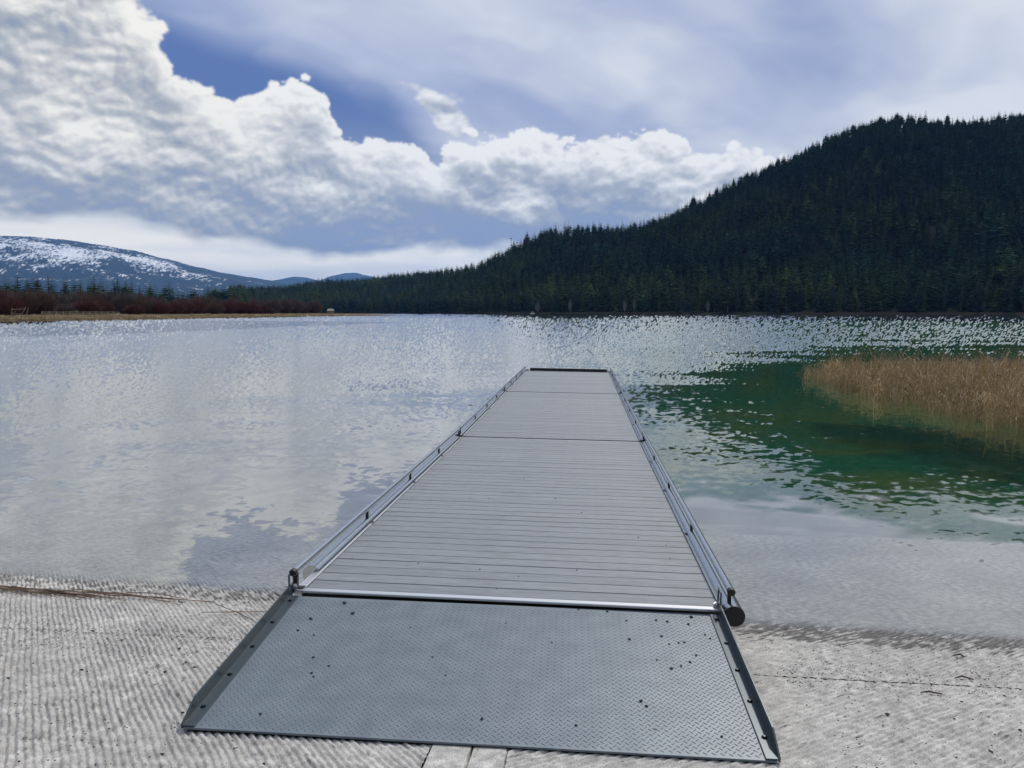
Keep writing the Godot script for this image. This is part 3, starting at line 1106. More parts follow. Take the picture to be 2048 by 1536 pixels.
func build_left_shore() -> void:
	var n1 := noise(801, 0.05, 3)
	var azs := []
	var a := -58.0
	while a <= -8.3:
		azs.append(a)
		a += 0.2
	azs.append(-8.3)
	var pts := PackedVector3Array()
	var cols := PackedColorArray()
	var nt := 46
	for k in nt:
		var u := 1.0 - k / float(nt - 1)
		for aa in azs:
			var f := table(SPIT_F, aa) + 2.5 * n1.get_noise_2d(aa * 30.0, 5.0)
			var b := table(SPIT_B, aa)
			var rr := f - 3.0 + (b - f + 6.0) * pow(u, 2.2)
			var p := pol(aa, rr, spit_y(aa, rr))
			pts.append(p)
			var g := 1.0 + 0.5 * n1.get_noise_2d(p.x * 6.0, p.z * 6.0)
			cols.append(Color(0.30 * g, 0.245 * g, 0.165 * g))
	var o := ground_piece("grass_spit", grid_mesh(pts, nt, azs.size(), cols), M["soil"])
	tag(o, "low spit of dry tan grass along the lake", "", "", "structure")
	# dry grass on it
	var tuft := MB.new()
	var r := RandomNumberGenerator.new()
	r.seed = 81
	for k in 16:
		var ang := r.randf() * TAU
		var at := Vector3(cos(ang), 0, sin(ang)) * r.randf() * 0.5
		var tip := at + Vector3(cos(ang) * 0.3, r.randf_range(0.5, 1.0), sin(ang) * 0.3)
		var s := Vector3(-sin(ang), 0, cos(ang)) * 0.06
		tuft.tri(at - s, at + s, tip)
	var tm := tuft.mesh()
	var xfs := []
	var tc := []
	for k in 5200:
		var aa := r.randf_range(-35.5, -8.6)
		var d := 0.6 + pow(r.randf(), 2.0) * 40.0
		var rr := table(SPIT_F, aa) + d
		if rr > table(SPIT_B, aa) - 4.0:
			continue
		var h := r.randf_range(0.35, 0.85) * (1.0 if aa < -13.0 else 0.7)
		xfs.append(Transform3D(Basis(Vector3.UP, r.randf() * TAU).scaled(Vector3(1.3, h, 1.3)), pol(aa, rr, spit_y(aa, rr) - 0.05)))
		var g := r.randf_range(0.65, 1.25)
		tc.append(Color(0.36 * g, 0.295 * g, 0.19 * g))
	var gm := multi("dry_grass", tm, M["reed"], xfs, tc)
	tag(gm, "tan dry grass covering the low spit", "grass", "", "stuff")
	# willow thicket
	var shapes := []
	for k in 5:
		shapes.append(shrub(820 + k))
	var tones := {
		"red": [Vector3(0.088, 0.026, 0.022), "dark red bare willow shrub", "red willow shrubs on the spit"],
		"brown": [Vector3(0.090, 0.055, 0.040), "brown bare willow shrub", "brown willow shrubs on the spit"],
		"grey": [Vector3(0.082, 0.062, 0.060), "grey-brown bare willow", "grey willows on the spit"],
	}
	var tm2 := {}
	for t in tones:
		var m: StandardMaterial3D = M["reed"].duplicate()
		m.albedo_color = lin(tones[t][0].x, tones[t][0].y, tones[t][0].z)
		tm2[t] = m
	var list := []
	# [azimuth, metres behind the shoreline, height, spread, tone]
	list += [[-33.6, 22, 8.0, 10.0, "red"], [-32.9, 16, 6.2, 8.0, "red"], [-32.2, 30, 8.2, 11.0, "brown"], [-31.2, 32, 8.0, 11.0, "brown"], [-30.6, 60, 8.2, 13.0, "grey"], [-29.6, 66, 7.6, 13.0, "grey"], [-28.8, 30, 5.4, 11.5, "red"], [-28.0, 34, 5.6, 11.0, "red"], [-28.4, 70, 9.2, 13.0, "brown"], [-27.4, 64, 9.4, 12.0, "grey"], [-26.6, 50, 8.8, 12.0, "grey"], [-25.8, 44, 7.2, 11.0, "brown"], [-25.0, 34, 6.4, 11.0, "brown"], [-24.4, 26, 5.6, 10.5, "red"], [-23.6, 28, 6.0, 11.0, "red"], [-22.9, 30, 6.6, 11.0, "red"], [-22.2, 34, 7.2, 11.0, "red"], [-23.2, 62, 8.2, 13.0, "grey"], [-24.6, 66, 8.0, 13.0, "grey"], [-21.6, 50, 8.4, 12.5, "brown"], [-20.8, 44, 8.0, 12.0, "grey"], [-21.0, 26, 6.0, 10.5, "brown"], [-20.1, 30, 7.2, 12.0, "red"], [-19.3, 28, 7.0, 12.0, "red"], [-18.6, 26, 6.6, 11.5, "red"], [-17.9, 28, 5.6, 10.0, "red"], [-19.8, 60, 9.0, 14.0, "brown"], [-18.4, 62, 9.0, 14.0, "grey"], [-17.2, 46, 8.8, 14.0, "grey"], [-16.4, 42, 8.8, 14.0, "grey"], [-15.7, 40, 9.2, 13.5, "grey"], [-15.1, 52, 7.6, 12.0, "grey"], [-14.35, 46, 9.0, 12.5, "grey"], [-34.6, 40, 8.4, 12.0, "brown"], [-35.6, 26, 7.8, 12.0, "red"], [-36.8, 40, 8.8, 12.0, "grey"], [-30.0, 24, 4.0, 7.0, "grey"], [-26.0, 24, 4.4, 8.0, "red"], [-17.4, 22, 3.6, 7.0, "brown"], [-31.7, 62, 8.6, 12.0, "grey"], [-33.2, 58, 9.0, 12.0, "brown"], [-22.0, 78, 9.6, 14.0, "grey"], [-25.6, 80, 9.6, 14.0, "grey"], [-29.2, 84, 9.6, 14.0, "brown"]]
	for k in list.size():
		var s: Array = list[k]
		var rr: float = table(SPIT_F, s[0]) + s[1]
		var y := spit_y(s[0], rr)
		var b := Basis(Vector3.UP, r.randf() * TAU).scaled(Vector3(s[3] * 0.66, s[2], s[3] * 0.66))
		o = put("willow_shrub", shapes[k % 5], tm2[s[4]])
		o.transform = Transform3D(b, pol(s[0], rr, y - 0.1))
		var size: String = "tall" if s[2] > 8.3 else ("low" if s[2] < 6.1 else "middling")
		var wide: String = "wide" if s[3] > 11.8 else "slim"
		var where: String = "beside the pole frame" if s[0] < -31.5 else ("behind the rail fence" if s[0] < -26.5 else ("beyond the rail fence's end" if s[0] < -21.3 else ("midway along the spit" if s[0] < -17.0 else "nearest the shed")))
		if s[1] > 48:
			where += ", back row"
		tag(o, "%s %s %s %s" % [size, wide, tones[s[4]][1], where], "shrub", tones[s[4]][2])
	# rail fence
	var fa := pol(-31.3, table(SPIT_F, -31.3) + 9.0)
	var fb := pol(-26.95, table(SPIT_F, -26.95) + 6.0)
	var fence := node("rail_fence", Transform3D(Basis(), fa))
	tag(fence, "weathered wooden rail fence on the grassy spit before the willows", "fence")
	var steps := 12
	for k in steps + 1:
		var p := (fb - fa) * k / steps
		var aa := rad_to_deg(atan2((fa + p).x, -(fa + p).z))
		var y := spit_y(aa, (fa + p).length())
		var mb := MB.new()
		mb.box(p + Vector3(0, y + 0.65, 0), Vector3(0.2, 1.5 if k != 5 else 2.1, 0.2), 0.02)
		put("post", mb.mesh(), M["weathered wood"], fence)
		if k < steps:
			var p2 := (fb - fa) * (k + 1) / steps
			for h in [0.42, 0.82, 1.25]:
				var rb := MB.new()
				rb.tube([p + Vector3(0, y + h, 0.12), p2 + Vector3(0, y + h + r.randf_range(-0.05, 0.05), 0.12)], [0.075, 0.065], 6)
				put("rail", rb.mesh(), M["weathered wood"], fence)
	# old driftwood frame at the bank
	var fr := node("pole_frame", Transform3D(Basis(), pol(-32.4, table(SPIT_F, -32.4) + 4.0)))
	tag(fr, "leaning frame of bleached poles on the grassy bank", "frame")
	for q in [[-2.6, 0.0, -2.0, 2.6], [-0.4, 0.0, 1.4, 2.8], [0.9, 0.0, 2.0, 2.6], [-2.2, 2.2, 1.3, 2.4], [-2.4, 1.1, 0.4, 1.2], [-3.2, 0.2, -1.2, 1.8]]:
		var mb := MB.new()
		mb.tube([Vector3(q[0], q[1] + 0.5, 0), Vector3(q[2], q[3] + 0.5, 0.3)], [0.09, 0.06], 6)
		put("pole", mb.mesh(), M["weathered wood"], fr)
	# small shed on the point
	var sp := pol(-13.2, 432.0)
	var shed := node("shed", Transform3D(Basis(Vector3.UP, deg_to_rad(13.2)), Vector3(sp.x, spit_y(-13.2, 432.0), sp.z)))
	tag(shed, "small weathered grey shed alone on the tip of the spit", "shed")
	var wall := MB.new()
	wall.prism([Vector3(-1.75, 0, 1.4), Vector3(1.75, 0, 1.4), Vector3(1.65, 2.0, 1.4), Vector3(-1.65, 2.0, 1.4)], Vector3(0, 0, -2.8))
	put("wall", wall.mesh(), M["old boards"], shed)
	var roof := MB.new()
	roof.prism([Vector3(-2.05, 1.9, 1.7), Vector3(2.05, 1.9, 1.7), Vector3(1.3, 3.1, 0.0), Vector3(-1.3, 3.1, 0.0)], Vector3(0, 0.1, -0.06))
	roof.prism([Vector3(-2.05, 1.9, -1.7), Vector3(2.05, 1.9, -1.7), Vector3(1.3, 3.1, 0.0), Vector3(-1.3, 3.1, 0.0)], Vector3(0, 0.1, 0.06))
	put("roof", roof.mesh(), mat("shed roof", lin(0.24, 0.23, 0.20), 0.85), shed)
	for s in [-1.0, 1.0]:
		var post := MB.new()
		post.box(Vector3(s * 1.55, 1.0, 1.46), Vector3(0.16, 2.0, 0.1))
		put("corner_board", post.mesh(), M["weathered wood"], shed)
	var opening := MB.new()
	opening.box(Vector3(0.1, 0.95, 1.43), Vector3(2.4, 1.7, 0.08))
	put("door", opening.mesh(), mat("shed door", lin(0.13, 0.115, 0.085), 0.9), shed)

# ------------------------------------------------------------------ floating dock
func dock_frame(at: Vector3, pitch: float, roll: float) -> Transform3D:
	var z := (-AX * cos(pitch) + Vector3(0, -sin(pitch), 0)).normalized()
	var x := (AR * cos(roll) + Vector3(0, -sin(roll), 0)).normalized()
	var y := z.cross(x).normalized()
	x = y.cross(z).normalized()
	return Transform3D(Basis(x, y, z), at)

const DECK_W := 2.44
const SEC_L := 6.10

func build_dock() -> void:
	var roll := deg_to_rad(0.75)
	var at := Vector3(-0.03, 0.42, -4.243)
	var drops := [-0.079, -0.004, -0.012]
	var labels := ["grey plank dock section joined to the steel ramp plate", "middle grey plank dock section between two joints", "outermost grey plank dock section with black bumper at its end"]
	var pitch_b := 0.1425
	var nbd := 42
	# shared pieces
	var boards := []
	for k in 3:
		var b := MB.new()
		b.box(Vector3(0, -0.0125, 0), Vector3(2.384, 0.025, pitch_b - [0.0072, 0.0076, 0.0068][k]), 0.0022)
		boards.append(b.mesh())
	var r := RandomNumberGenerator.new()
	r.seed = 44
	for s in 3:
		var pitch: float = atan2(drops[s], SEC_L)
		var xf := dock_frame(at, pitch, roll)
		var o := node("dock_section", xf)
		tag(o, labels[s], "dock")
		for k in nbd:
			var b := put("deck_board", boards[r.randi() % 3], M["deck board %d" % (r.randi() % 4)], o)
			b.position = Vector3(r.randf_range(-0.002, 0.002), r.randf_range(-0.0012, 0.0008), (-0.052 if s == 0 else -0.040) - pitch_b * (k + 0.5))
		# edge frame: a light angle round the boards
		var L := 6.085
		for e in [-1.0, 1.0]:
			var fr := MB.new()
			fr.box(Vector3(e * 1.2215, -0.052, -L / 2.0), Vector3(0.052, 0.115, L), 0.004)
			put("side_beam", fr.mesh(), M["brushed aluminium"], o)
			# float pipe slung outside the beam
			var z0 := -0.34 if (s == 0 and e < 0.0) else 0.03
			var pp := MB.new()
			pp.tube([Vector3(e * 1.262, -0.020, z0), Vector3(e * 1.262, -0.020, -L + 0.18)], [0.058, 0.058], 28, false)
			var pipe := put("side_pipe", pp.mesh(), M["galvanised steel"], o)
			for z in [z0 - 0.002, -L + 0.182]:
				var cp := MB.new()
				cp.tube([Vector3(e * 1.262, -0.020, z - 0.006), Vector3(e * 1.262, -0.020, z + 0.006)], [0.0575, 0.0575], 28)
				put("end_cap", cp.mesh(), M["galvanised steel"] if z0 < 0.0 and z > -1.0 else M["black rubber"], pipe)
			# curb rail on short posts
			var rl := MB.new()
			rl.tube([Vector3(e * 1.243, 0.112, 0.01), Vector3(e * 1.243, 0.112, -L + 0.03)], [0.0205, 0.0205], 20, false)
			var rail := put("curb_rail", rl.mesh(), M["galvanised steel"], o)
			for z in [0.012, -L + 0.03]:
				var cp := MB.new()
				cp.tube([Vector3(e * 1.243, 0.112, z - 0.012), Vector3(e * 1.243, 0.112, z + 0.010), Vector3(e * 1.243, 0.112, z + 0.016)], [0.0225, 0.0225, 0.018], 18)
				put("rail_cap", cp.mesh(), M["black rubber"], rail)
			for k in 5:
				var z: float = [-0.035, -1.53, -3.04, -4.55, -6.02][k]
				var ps := MB.new()
				ps.box(Vector3(e * 1.243, 0.045, z), Vector3(0.018, 0.112, 0.030), 0.002)
				ps.box(Vector3(e * 1.222, 0.0085, z), Vector3(0.055, 0.006, 0.042), 0.0015)
				put("rail_post", ps.mesh(), M["black rubber"], o)
		# end beams, a black stand-in for gap shade, and the bright nosing at the near edge
		var nose := MB.new()
		if s == 0:
			nose.box(Vector3(0, -0.006, -0.024), Vector3(2.39, 0.016, 0.048), 0.003)
		else:
			nose.box(Vector3(0, -0.030, -0.030), Vector3(2.39, 0.016, 0.036), 0.003)
		put("end_beam_or_gap_shade", nose.mesh(), M["brushed aluminium"], o)
		var under := MB.new()
		under.box(Vector3(0, -0.06, -0.034), Vector3(2.39, 0.088, 0.02), 0.003)
		put("end_beam_or_gap_shade", under.mesh(), M["float plastic"], o)  # black bar added to paint the shaded gap below the nosing
		var tail := MB.new()
		tail.box(Vector3(0, -0.055, -L + 0.012), Vector3(2.39, 0.10, 0.024), 0.003)
		put("end_beam_or_gap_shade", tail.mesh(), M["brushed aluminium"], o)
		# joists and floats underneath
		for x in [-0.8, 0.0, 0.8]:
			var js := MB.new()
			js.box(Vector3(x, -0.075, -L / 2.0), Vector3(0.06, 0.095, L - 0.1))
			put("joist", js.mesh(), M["brushed aluminium"], o)
		if s > 0 or true:
			for z in ([-2.6, -5.0] if s == 0 else [-1.2, -4.9]):
				var fl := MB.new()
				fl.box(Vector3(0, -0.27, z), Vector3(2.0, 0.29, 1.0), 0.05)
				put("float", fl.mesh(), M["float plastic"], o)
		if s == 2:
			var bp := MB.new()
			bp.box(Vector3(0.02, 0.046, -L + 0.04), Vector3(2.24, 0.085, 0.05), 0.006)
			put("bumper", bp.mesh(), M["black rubber"], o)
			for e in [-1.0, 1.0]:
				var cl := MB.new()
				cl.box(Vector3(e * 1.17, 0.03, -L + 0.05), Vector3(0.09, 0.05, 0.02), 0.004)
				put("bracket", cl.mesh(), M["brushed aluminium"], o)
		if s > 0:
			# hinge knuckles at the joint
			for e in [-1.0, 1.0]:
				var kn := MB.new()
				kn.tube([Vector3(e * 1.20, 0.004, 0.006), Vector3(e * 1.275, 0.004, 0.006)], [0.020, 0.020], 10)
				kn.box(Vector3(e * 1.26, -0.01, 0.03), Vector3(0.02, 0.05, 0.11), 0.003)
				put("hinge", kn.mesh(), M["black rubber"], o)
		at = xf * Vector3(0, 0, -SEC_L)

# ------------------------------------------------------------------ steel ramp plate
var plate_xf: Transform3D
const PLATE_L := 1.30

func build_plate() -> void:
	var near_l := Vector3(-1.381, 0.330, -3.060)
	var near_r := Vector3(1.059, 0.290, -2.878)
	var far_m := Vector3(-0.034, 0.398, -4.226)
	var near_m := (near_l + near_r) / 2.0
	var x := (near_r - near_l).normalized()
	var z := (near_m - far_m)
	var length := z.length()
	z = z.normalized()
	z = (z - x * z.dot(x)).normalized()
	var y := z.cross(x)
	plate_xf = Transform3D(Basis(x, y, z), near_m)
	var o := node("ramp_plate", plate_xf)
	tag(o, "blue-grey steel tread plate bridging the concrete and the dock", "ramp")
	var pl := MB.new()
	pl.box(Vector3(0, -0.005, -length / 2.0), Vector3(2.42, 0.010, length), 0.0015)
	put("plate", pl.mesh(), M["tread steel"], o)
	var strip := MB.new()
	strip.box(Vector3(0, -0.0175, -0.022), Vector3(2.40, 0.014, 0.03), 0.002)
	put("added_shade_strip", strip.mesh(), M["black rubber"], o)  # added black strip, painted shadow in the gap below the near edge
	# raised tread bars
	var lug := MB.new()
	var hl := 0.0125
	var hw := 0.0034
	var top := 0.0022
	var ring := []
	for q in [[-1.0, 0.0], [-0.55, 0.75], [0.0, 1.0], [0.55, 0.75], [1.0, 0.0], [0.55, -0.75], [0.0, -1.0], [-0.55, -0.75]]:
		ring.append(Vector3(q[0] * hl, -0.0003, q[1] * hw))
	var rid := [Vector3(-hl * 0.6, top, 0), Vector3(hl * 0.6, top, 0)]
	for k in 8:
		var a: Vector3 = ring[k]
		var b: Vector3 = ring[(k + 1) % 8]
		var ta: Vector3 = rid[0] if a.x + b.x < -0.0001 else rid[1]
		lug.face([a, b, ta], Vector3(0, -0.01, 0))
		if k == 2 or k == 6:
			pass
	lug.face([ring[2], rid[0], rid[1]], Vector3(0, -0.01, 0))
	lug.face([ring[6], rid[0], rid[1]], Vector3(0, -0.01, 0))
	var xfs := []
	var p := 0.034
	var nx := int(2.32 / p)
	var nz := int((length - 0.03) / p)
	for j in nz:
		for i in nx:
			var cx := -1.15 + (i + 0.25) * p
			var cz := -0.016 - (j + 0.2) * p
			xfs.append(Transform3D(Basis(Vector3.UP, deg_to_rad(-42.0)), Vector3(cx, 0, cz)))
			xfs.append(Transform3D(Basis(Vector3.UP, deg_to_rad(48.0)), Vector3(cx + p / 2.0, 0, cz - p / 2.0)))
	var lm := multi("tread_bars", lug.mesh(), M["tread steel"], xfs, [], o)
	lm.set_meta("kind", "stuff")
	# side angles: foot, upright with clipped near corner, bolts
	for e in [-1.0, 1.0]:
		var foot := MB.new()
		foot.box(Vector3(e * 1.192, 0.0045, -length / 2.0 + 0.004), Vector3(0.054, 0.007, length - 0.012), 0.0018)
		var ang := put("side_angle", foot.mesh(), M["flange steel"], o)
		var up := MB.new()
		var fx: float = e * 1.2155
		up.prism([Vector3(fx, -0.008, -0.004), Vector3(fx, 0.012, -0.004), Vector3(fx, 0.066, -0.125), Vector3(fx, 0.066, -length - 0.03), Vector3(fx, 0.045, -length - 0.085), Vector3(fx, 0.004, -length - 0.085), Vector3(fx, -0.008, -length)], Vector3(e * 0.007, 0, 0))
		put("upright", up.mesh(), M["flange steel"], ang)
		for k in 5:
			var bt := MB.new()
			var bz := -0.14 - k * (length - 0.22) / 4.0
			var bp := Vector3(e * 1.192, 0.008, bz)
			bt.tube([bp, bp + Vector3(0, 0.004, 0), bp + Vector3(0, 0.0075, 0)], [0.0125, 0.0115, 0.005], 12)
			put("bolt", bt.mesh(), M["flange steel"], ang)
		# hinge bolt and lug at the dock end
		var hb := MB.new()
		var hp := Vector3(e * 1.213, 0.036, -length - 0.045)
		hb.tube([hp, hp - Vector3(e * 0.010, 0, 0), hp - Vector3(e * 0.018, 0, 0)], [0.018, 0.017, 0.007], 14)
		hb.tube([hp, hp + Vector3(e * 0.055, 0, 0)], [0.008, 0.008], 8)
		put("hinge_bolt", hb.mesh(), M["brushed aluminium"], o)
		# lifting handle: a plate with a slot
		var hd := MB.new()
		var hx: float = e * 1.2235
		var zc := -length - 0.035
		for q in [[0.080, 0.055, 0.0, 0.014], [0.080, 0.055, -0.072, 0.014]]:
			hd.box(Vector3(hx, 0.075, zc + 0.035 + q[2]), Vector3(0.008, 0.085, 0.014), 0.002)
		hd.box(Vector3(hx, 0.1225, zc - 0.001), Vector3(0.008, 0.014, 0.084), 0.002)
		put("handle", hd.mesh(), M["flange steel"], o)

# ------------------------------------------------------------------ reeds
func build_reeds() -> void:
	var r := RandomNumberGenerator.new()
	r.seed = 61
	var clumps := []
	for v in 7:
		var mb := MB.new()
		mb.use_color = true
		for k in 15:
			var ang := r.randf() * TAU
			var at := Vector3(r.randf_range(-0.22, 0.22), -0.12, r.randf_range(-0.22, 0.22))
			var len := r.randf_range(0.55, 1.0)
			var bend := pow(r.randf(), 1.1) * 2.8
			if v >= 5:
				bend = r.randf_range(1.4, 2.8)
			var lean := r.randf_range(-0.25, 0.50)
			var w := r.randf_range(0.005, 0.0105)
			var g := r.randf_range(0.45, 1.5)
			mb.col = Color(g, g * r.randf_range(0.93, 1.04), g * r.randf_range(0.85, 1.05))
			var p := at
			var tilt := lean
			var brk := r.randf_range(0.45, 0.8)
			var segs := 7
			var prev := p
			var pw := w
			var dir2 := Vector3(cos(ang), 0, sin(ang))
			var side := Vector3(-sin(ang), 0, cos(ang)).rotated(Vector3.UP, r.randf_range(-0.7, 0.7))
			for s in segs:
				var t := (s + 1.0) / segs
				if t > brk:
					tilt += bend / (segs * (1.0 - brk) + 0.6)
				else:
					tilt += bend * 0.05
				var q := prev + (Vector3.UP * cos(tilt) + dir2 * sin(tilt)) * (len + 0.12) / segs
				var nw2 := w * (1.0 - 0.55 * t)
				var a := prev - side * pw
				var b := prev + side * pw
				var c := q + side * nw2
				var d := q - side * nw2
				mb.tri(a, b, c)
				mb.tri(a, c, d)
				# a second blade across so that the stalk has body
				var up2 := side.cross((q - prev).normalized())
				mb.tri(prev - up2 * pw * 0.7, prev + up2 * pw * 0.7, q)
				prev = q
				pw = nw2
		clumps.append(mb.mesh())
	var front := [[-26.0, 9.6], [-24.2, 9.1], [-21.7, 8.75], [-19.0, 8.45], [-16.5, 8.4], [-14.25, 8.25], [-12.8, 8.65], [-11.0, 9.4]]
	var nn := noise(62, 0.45, 2)
	var bed := Node3D.new()
	bed.name = "reed_bed"
	add_child(bed)
	tag(bed, "dense bed of dry tan reeds standing in the shallow water", "reeds", "", "stuff")
	var sets := []
	var cols := []
	for v in 7:
		sets.append([]); cols.append([])
	for k in 2700:
		var z := r.randf_range(-25.4, -11.2)
		var x0 := table(front, z) + 0.5 * nn.get_noise_2d(0.0, z * 3.0)
		var u := r.randf()
		var x := x0 + u * (20.5 - x0)
		if x > -z * 0.78 + 3.0:
			continue
		var d := x - x0
		var edge := minf(d / 0.9, minf((z + 25.6) / 0.8, 1.0))
		if r.randf() > clampf(0.12 + edge * 0.9, 0.0, 1.0):
			continue
		# a few stragglers out in the water
		if r.randf() < 0.035:
			x -= r.randf_range(0.3, 1.4)
			z -= r.randf_range(0.0, 0.4)
		var v := r.randi() % 5
		if d < 0.9 and r.randf() < 0.55:
			v = 5 + r.randi() % 2
		elif r.randf() < 0.18:
			v = 5 + r.randi() % 2
		var h := r.randf_range(0.55, 1.05) * (1.0 + 0.30 * nn.get_noise_2d(x * 2.0, z * 2.0))
		if d < 0.6:
			h *= 0.8
		sets[v].append(Transform3D(Basis(Vector3.UP, r.randf() * TAU).scaled(Vector3(h * 1.05, h, h * 1.05)), Vector3(x, 0.0, z)))
		var g := r.randf_range(0.7, 1.2) * (1.0 + 0.3 * nn.get_noise_2d(x * 1.5, z * 1.5))
		cols[v].append(Color(0.52 * g, 0.405 * g, 0.245 * g))
	for v in 7:
		var mm := multi("stalks", clumps[v], M["reed"], sets[v], cols[v], bed)
		mm.set_meta("kind", "stuff")

# ------------------------------------------------------------------ small things
func chip(seed_: int) -> ArrayMesh:
	var r := RandomNumberGenerator.new()
	r.seed = seed_
	var mb := MB.new()
	var top := Vector3(r.randf_range(-0.2, 0.2), 0.85, r.randf_range(-0.2, 0.2))
	var ring := []
	var low := []
	for k in 6:
		var t := TAU * k / 6.0 + r.randf_range(-0.3, 0.3)
		var q := r.randf_range(0.7, 1.1)
		ring.append(Vector3(cos(t) * q, r.randf_range(0.25, 0.55), sin(t) * q))
		low.append(Vector3(cos(t) * q * 0.7, -0.05, sin(t) * q * 0.7))
	for k in 6:
		var k2 := (k + 1) % 6
		mb.face([ring[k], ring[k2], top], Vector3(0, 0.2, 0))
		mb.face([ring[k], ring[k2], low[k2], low[k]], Vector3(0, 0.2, 0))
	return mb.mesh()

func build_details() -> void:
	var r := RandomNumberGenerator.new()
	r.seed = 70
	var chips := []
	for k in 5:
		chips.append(chip(900 + k))
	# on the tread plate: x across, z back from its near edge
	var spots := [[-0.93, -0.12, 0.9], [-1.03, -0.86, 0.9], [-0.88, -1.20, 1.3], [-0.80, -1.08, 1.3], [-1.01, -1.0, 1.0], [-1.0, -0.99, 0.8], [-0.93, -0.82, 0.7], [-0.86, -0.60, 0.8], [-0.76, -0.53, 0.7], [-0.82, -0.46, 0.9], [-0.80, -0.43, 0.8], [-0.90, -0.52, 0.6], [-0.28, -0.66, 0.6], [-0.19, -0.50, 0.6], [0.02, -0.17, 0.9], [0.42, -0.16, 0.9], [0.75, -0.17, 0.9], [0.71, -0.37, 1.1], [0.73, -0.33, 0.9], [1.02, -0.14, 0.8], [1.06, -1.22, 1.3], [0.86, -1.16, 0.8], [0.92, -1.15, 0.9], [0.70, -1.14, 0.8], [0.60, -1.24, 0.9], [0.44, -1.25, 0.8], [1.03, -1.13, 0.9], [1.10, -1.02, 0.7], [1.12, -0.98, 0.7], [0.87, -0.98, 1.0], [0.70, -0.93, 1.1], [0.90, -0.90, 0.7], [0.95, -0.92, 0.8], [0.98, -0.93, 0.8], [1.02, -0.80, 0.9], [0.98, -0.73, 0.9], [0.82, -0.74, 0.7], [0.88, -0.66, 1.0], [0.93, -0.69, 0.7], [0.30, -0.86, 0.6], [-0.45, -0.95, 0.6], [0.05, -1.05, 0.5]]
	for k in spots.size():
		var s: Array = spots[k]
		var pale := k == 11 or k == 16
		var o := put("gravel_chip", chips[k % 5], M["pale chip"] if pale else M["gravel chip"])
		var b := plate_xf.basis * Basis(Vector3.UP, r.randf() * TAU).scaled(Vector3(1, 0.9, 1) * 0.0098 * s[2])
		o.transform = Transform3D(b, plate_xf * Vector3(s[0], 0.0005, s[1]))
		if pale:
			tag(o, "small pale stone chip lying on the steel tread plate", "pebble", "pale chips on the tread plate")
		else:
			tag(o, "small dark gravel chip lying on the steel tread plate", "pebble", "dark chips on the tread plate")
	# on the near dock section
	var dx := dock_frame(Vector3(-0.03, 0.42, -4.243), atan2(-0.079, SEC_L), deg_to_rad(0.75))
	for k in 20:
		var o := put("gravel_chip", chips[k % 5], M["gravel chip"])
		var z := -0.15 - pow(r.randf(), 1.6) * 3.6
		o.transform = Transform3D(dx.basis * Basis(Vector3.UP, r.randf() * TAU).scaled(Vector3.ONE * r.randf_range(0.0035, 0.0065)), dx * Vector3(r.randf_range(-1.1, 1.1), 0.001, z))
		tag(o, "tiny dark grit lying on the near dock planks", "pebble", "grit on the dock planks")
	# on the concrete, left and right
	var ls := [[-1.60, 3.05], [-2.22, 3.95], [-2.08, 3.75], [-2.36, 3.70], [-1.98, 3.66], [-1.86, 3.68], [-1.90, 3.05], [-1.74, 3.10], [-2.75, 3.9], [-2.8, 3.40], [-2.62, 4.05], [-2.35, 4.3], [-2.1, 3.6], [-1.62, 2.72], [-1.36, 2.80], [-1.2, 2.70], [-2.0, 2.8], [-2.9, 4.2], [-2.52, 3.55], [1.42, 3.55], [1.86, 3.78], [2.12, 3.90], [1.7, 3.2], [2.3, 3.1], [1.95, 3.45], [1.55, 3.75]]
	for k in ls.size():
		var s: Array = ls[k]
		var o := put("pebble", chips[k % 5], M["gravel chip"])
		var h := ridge_height(s[0], s[1], deg_to_rad(-37.5 if s[0] < 0.0 else 51.0), 0.029 if s[0] < 0.0 else 0.032)
		var sz := r.randf_range(0.005, 0.0105)
		o.transform = Transform3D(Basis(Vector3.UP, r.randf() * TAU).scaled(Vector3(sz * 1.3, sz, sz)), ramp_point(s[0], s[1], h - 0.001))
		if s[0] < 0.0:
			tag(o, "small black pebble on the ribbed concrete beside the ramp plate's handle side", "pebble", "pebbles on the left concrete slab")
		else:
			tag(o, "small dark pebble on the concrete beside the cracked slab joint", "pebble", "pebbles by the slab joint")
	# loose grit, beyond counting
	var xfs := []
	for k in 6500:
		var left := r.randf() < 0.55
		var x := r.randf_range(-3.6, -1.25) if left else r.randf_range(1.05, 3.2)
		var s := r.randf_range(2.5, 5.6) if left else r.randf_range(2.5, 5.0)
		if r.randf() < 0.35:
			s = lerpf(s, 4.1, 0.85)
		var h := ridge_height(x, s, deg_to_rad(-37.5 if left else 51.0), 0.029 if left else 0.032)
		var sz := 0.0014 + 0.0036 * pow(r.randf(), 3.0)
		xfs.append(Transform3D(Basis(Vector3.UP, r.randf() * TAU).scaled(Vector3(sz * 1.5, sz, sz)), ramp_point(x, s, h)))
	var g := multi("grit", chips[0], M["gravel chip"], xfs, [])
	tag(g, "dark sand and grit scattered over the concrete ramp", "grit", "", "stuff")
	# stems washed up on the left
	var stems := MB.new()
	for k in 26:
		var x := r.randf_range(-4.3, -3.2)
		var s := 5.02 + r.randf_range(-0.05, 0.06)
		var l := r.randf_range(0.35, 0.95)
		var p0 := ramp_point(x, s + 0.02, 0.016 + r.randf() * 0.02)
		var p1 := ramp_point(x + l * 0.5, s - 0.02 + r.randf_range(-0.02, 0.02), 0.016 + r.randf() * 0.025)
		var p2 := ramp_point(x + l, s - 0.09 + r.randf_range(-0.05, 0.05), 0.014)
		stems.tube([p0, p1, p2], [0.0032, 0.0032, 0.0018], 5)
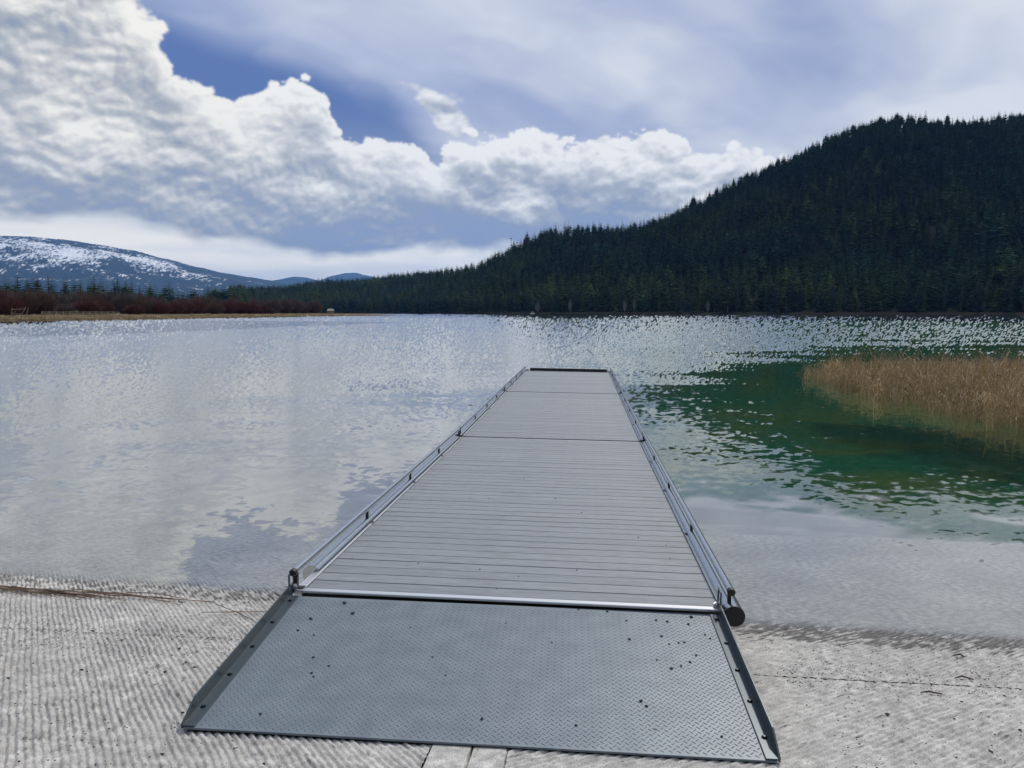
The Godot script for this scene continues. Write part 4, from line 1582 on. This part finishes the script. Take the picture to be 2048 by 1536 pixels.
	var so := put("reed_stems", stems.mesh(), M["dry stem"])
	tag(so, "bundle of dead brown reed stems washed up at the water's edge", "stems")
	var twigs := [
		[[-2.46, 4.66, 0.02], [-2.25, 4.70, 0.022], [-2.03, 4.755, 0.02], 0.0032, "thin brown stick lying on the ridges beside the ramp plate", "dry stem"],
		[[-2.50, 4.90, 0.02], [-2.26, 4.72, 0.02], [-2.06, 4.55, 0.016], 0.0026, "thin curved stem crossing the brown stick on the ridges", "twig"],
		[[1.70, 3.86, 0.012], [1.74, 3.865, 0.018], [1.80, 3.85, 0.012], 0.0045, "short dark twig near the crack in the concrete", "twig"],
		[[1.98, 4.11, 0.012], [2.02, 4.125, 0.020], [2.07, 4.10, 0.012], 0.0050, "bent dark twig on the concrete nearer the water", "twig"],
		[[2.16, 4.52, 0.012], [2.185, 4.49, 0.03], [2.20, 4.47, 0.02], 0.0055, "dark sprig stuck at the water's edge on the concrete", "twig"],
	]
	for t in twigs:
		var mb := MB.new()
		mb.tube([ramp_point(t[0][0], t[0][1], t[0][2]), ramp_point(t[1][0], t[1][1], t[1][2]), ramp_point(t[2][0], t[2][1], t[2][2])], [t[3] * 0.6, t[3], t[3] * 0.7], 6)
		var o := put("twig", mb.mesh(), M[t[5]])
		tag(o, t[4], "twig")
	# mast on the ridge
	var ma := -0.07
	var mr := table(RIDGE_R, ma) - 8.0
	var mast := node("mast", Transform3D(Basis(), pol(ma, mr, hill_y(ma, mr))))
	tag(mast, "thin mast standing above the trees on the lower ridge", "mast")
	var mp := MB.new()
	mp.tube([Vector3.ZERO, Vector3(0, 31.5, 0)], [0.45, 0.35], 6)
	put("pole", mp.mesh(), M["bark"], mast)
	var mh := MB.new()
	mh.box(Vector3(0, 31.0, 0), Vector3(4.0, 1.2, 1.0), 0.1)
	put("crossarm", mh.mesh(), M["bark"], mast)
	# small white boat by the far shore
	var br := table(SHORE_R, 1.52) - 4.0
	var boat := node("boat", Transform3D(Basis(Vector3.UP, 0.5), pol(1.52, br, 0.0)))
	tag(boat, "small white boat lying at the far shore", "boat")
	var hull := MB.new()
	var bl := 2.9
	var sec := []
	for q in [[-1.0, 0.55, 0.75], [-0.4, 0.85, 0.8], [0.4, 0.8, 0.9], [1.0, 0.05, 1.15]]:
		sec.append([Vector3(q[0] * bl, q[2], -q[1]), Vector3(q[0] * bl, -0.1, -q[1] * 0.6), Vector3(q[0] * bl, -0.1, q[1] * 0.6), Vector3(q[0] * bl, q[2], q[1])])
	for k in 3:
		for e in 4:
			var e2 := (e + 1) % 4
			hull.face([sec[k][e], sec[k][e2], sec[k + 1][e2], sec[k + 1][e]], Vector3((sec[k][0].x + sec[k + 1][0].x) / 2.0, 0.4, 0))
	hull.face(sec[0].duplicate(), Vector3(0, 0.4, 0))
	put("hull", hull.mesh(), M["white paint"], boat)
	var cab := MB.new()
	cab.box(Vector3(0.0, 2.5, 0), Vector3(2.4, 0.18, 1.5), 0.05)
	put("canopy", cab.mesh(), M["white paint"], boat)
	for e in [-1.0, 1.0]:
		var st := MB.new()
		st.tube([Vector3(-0.9, 0.7, 0.6 * e), Vector3(-0.9, 2.45, 0.6 * e)], [0.06, 0.06], 6)
		st.tube([Vector3(0.9, 0.7, 0.6 * e), Vector3(0.9, 2.45, 0.6 * e)], [0.06, 0.06], 6)
		put("canopy_frame", st.mesh(), M["white paint"], boat)
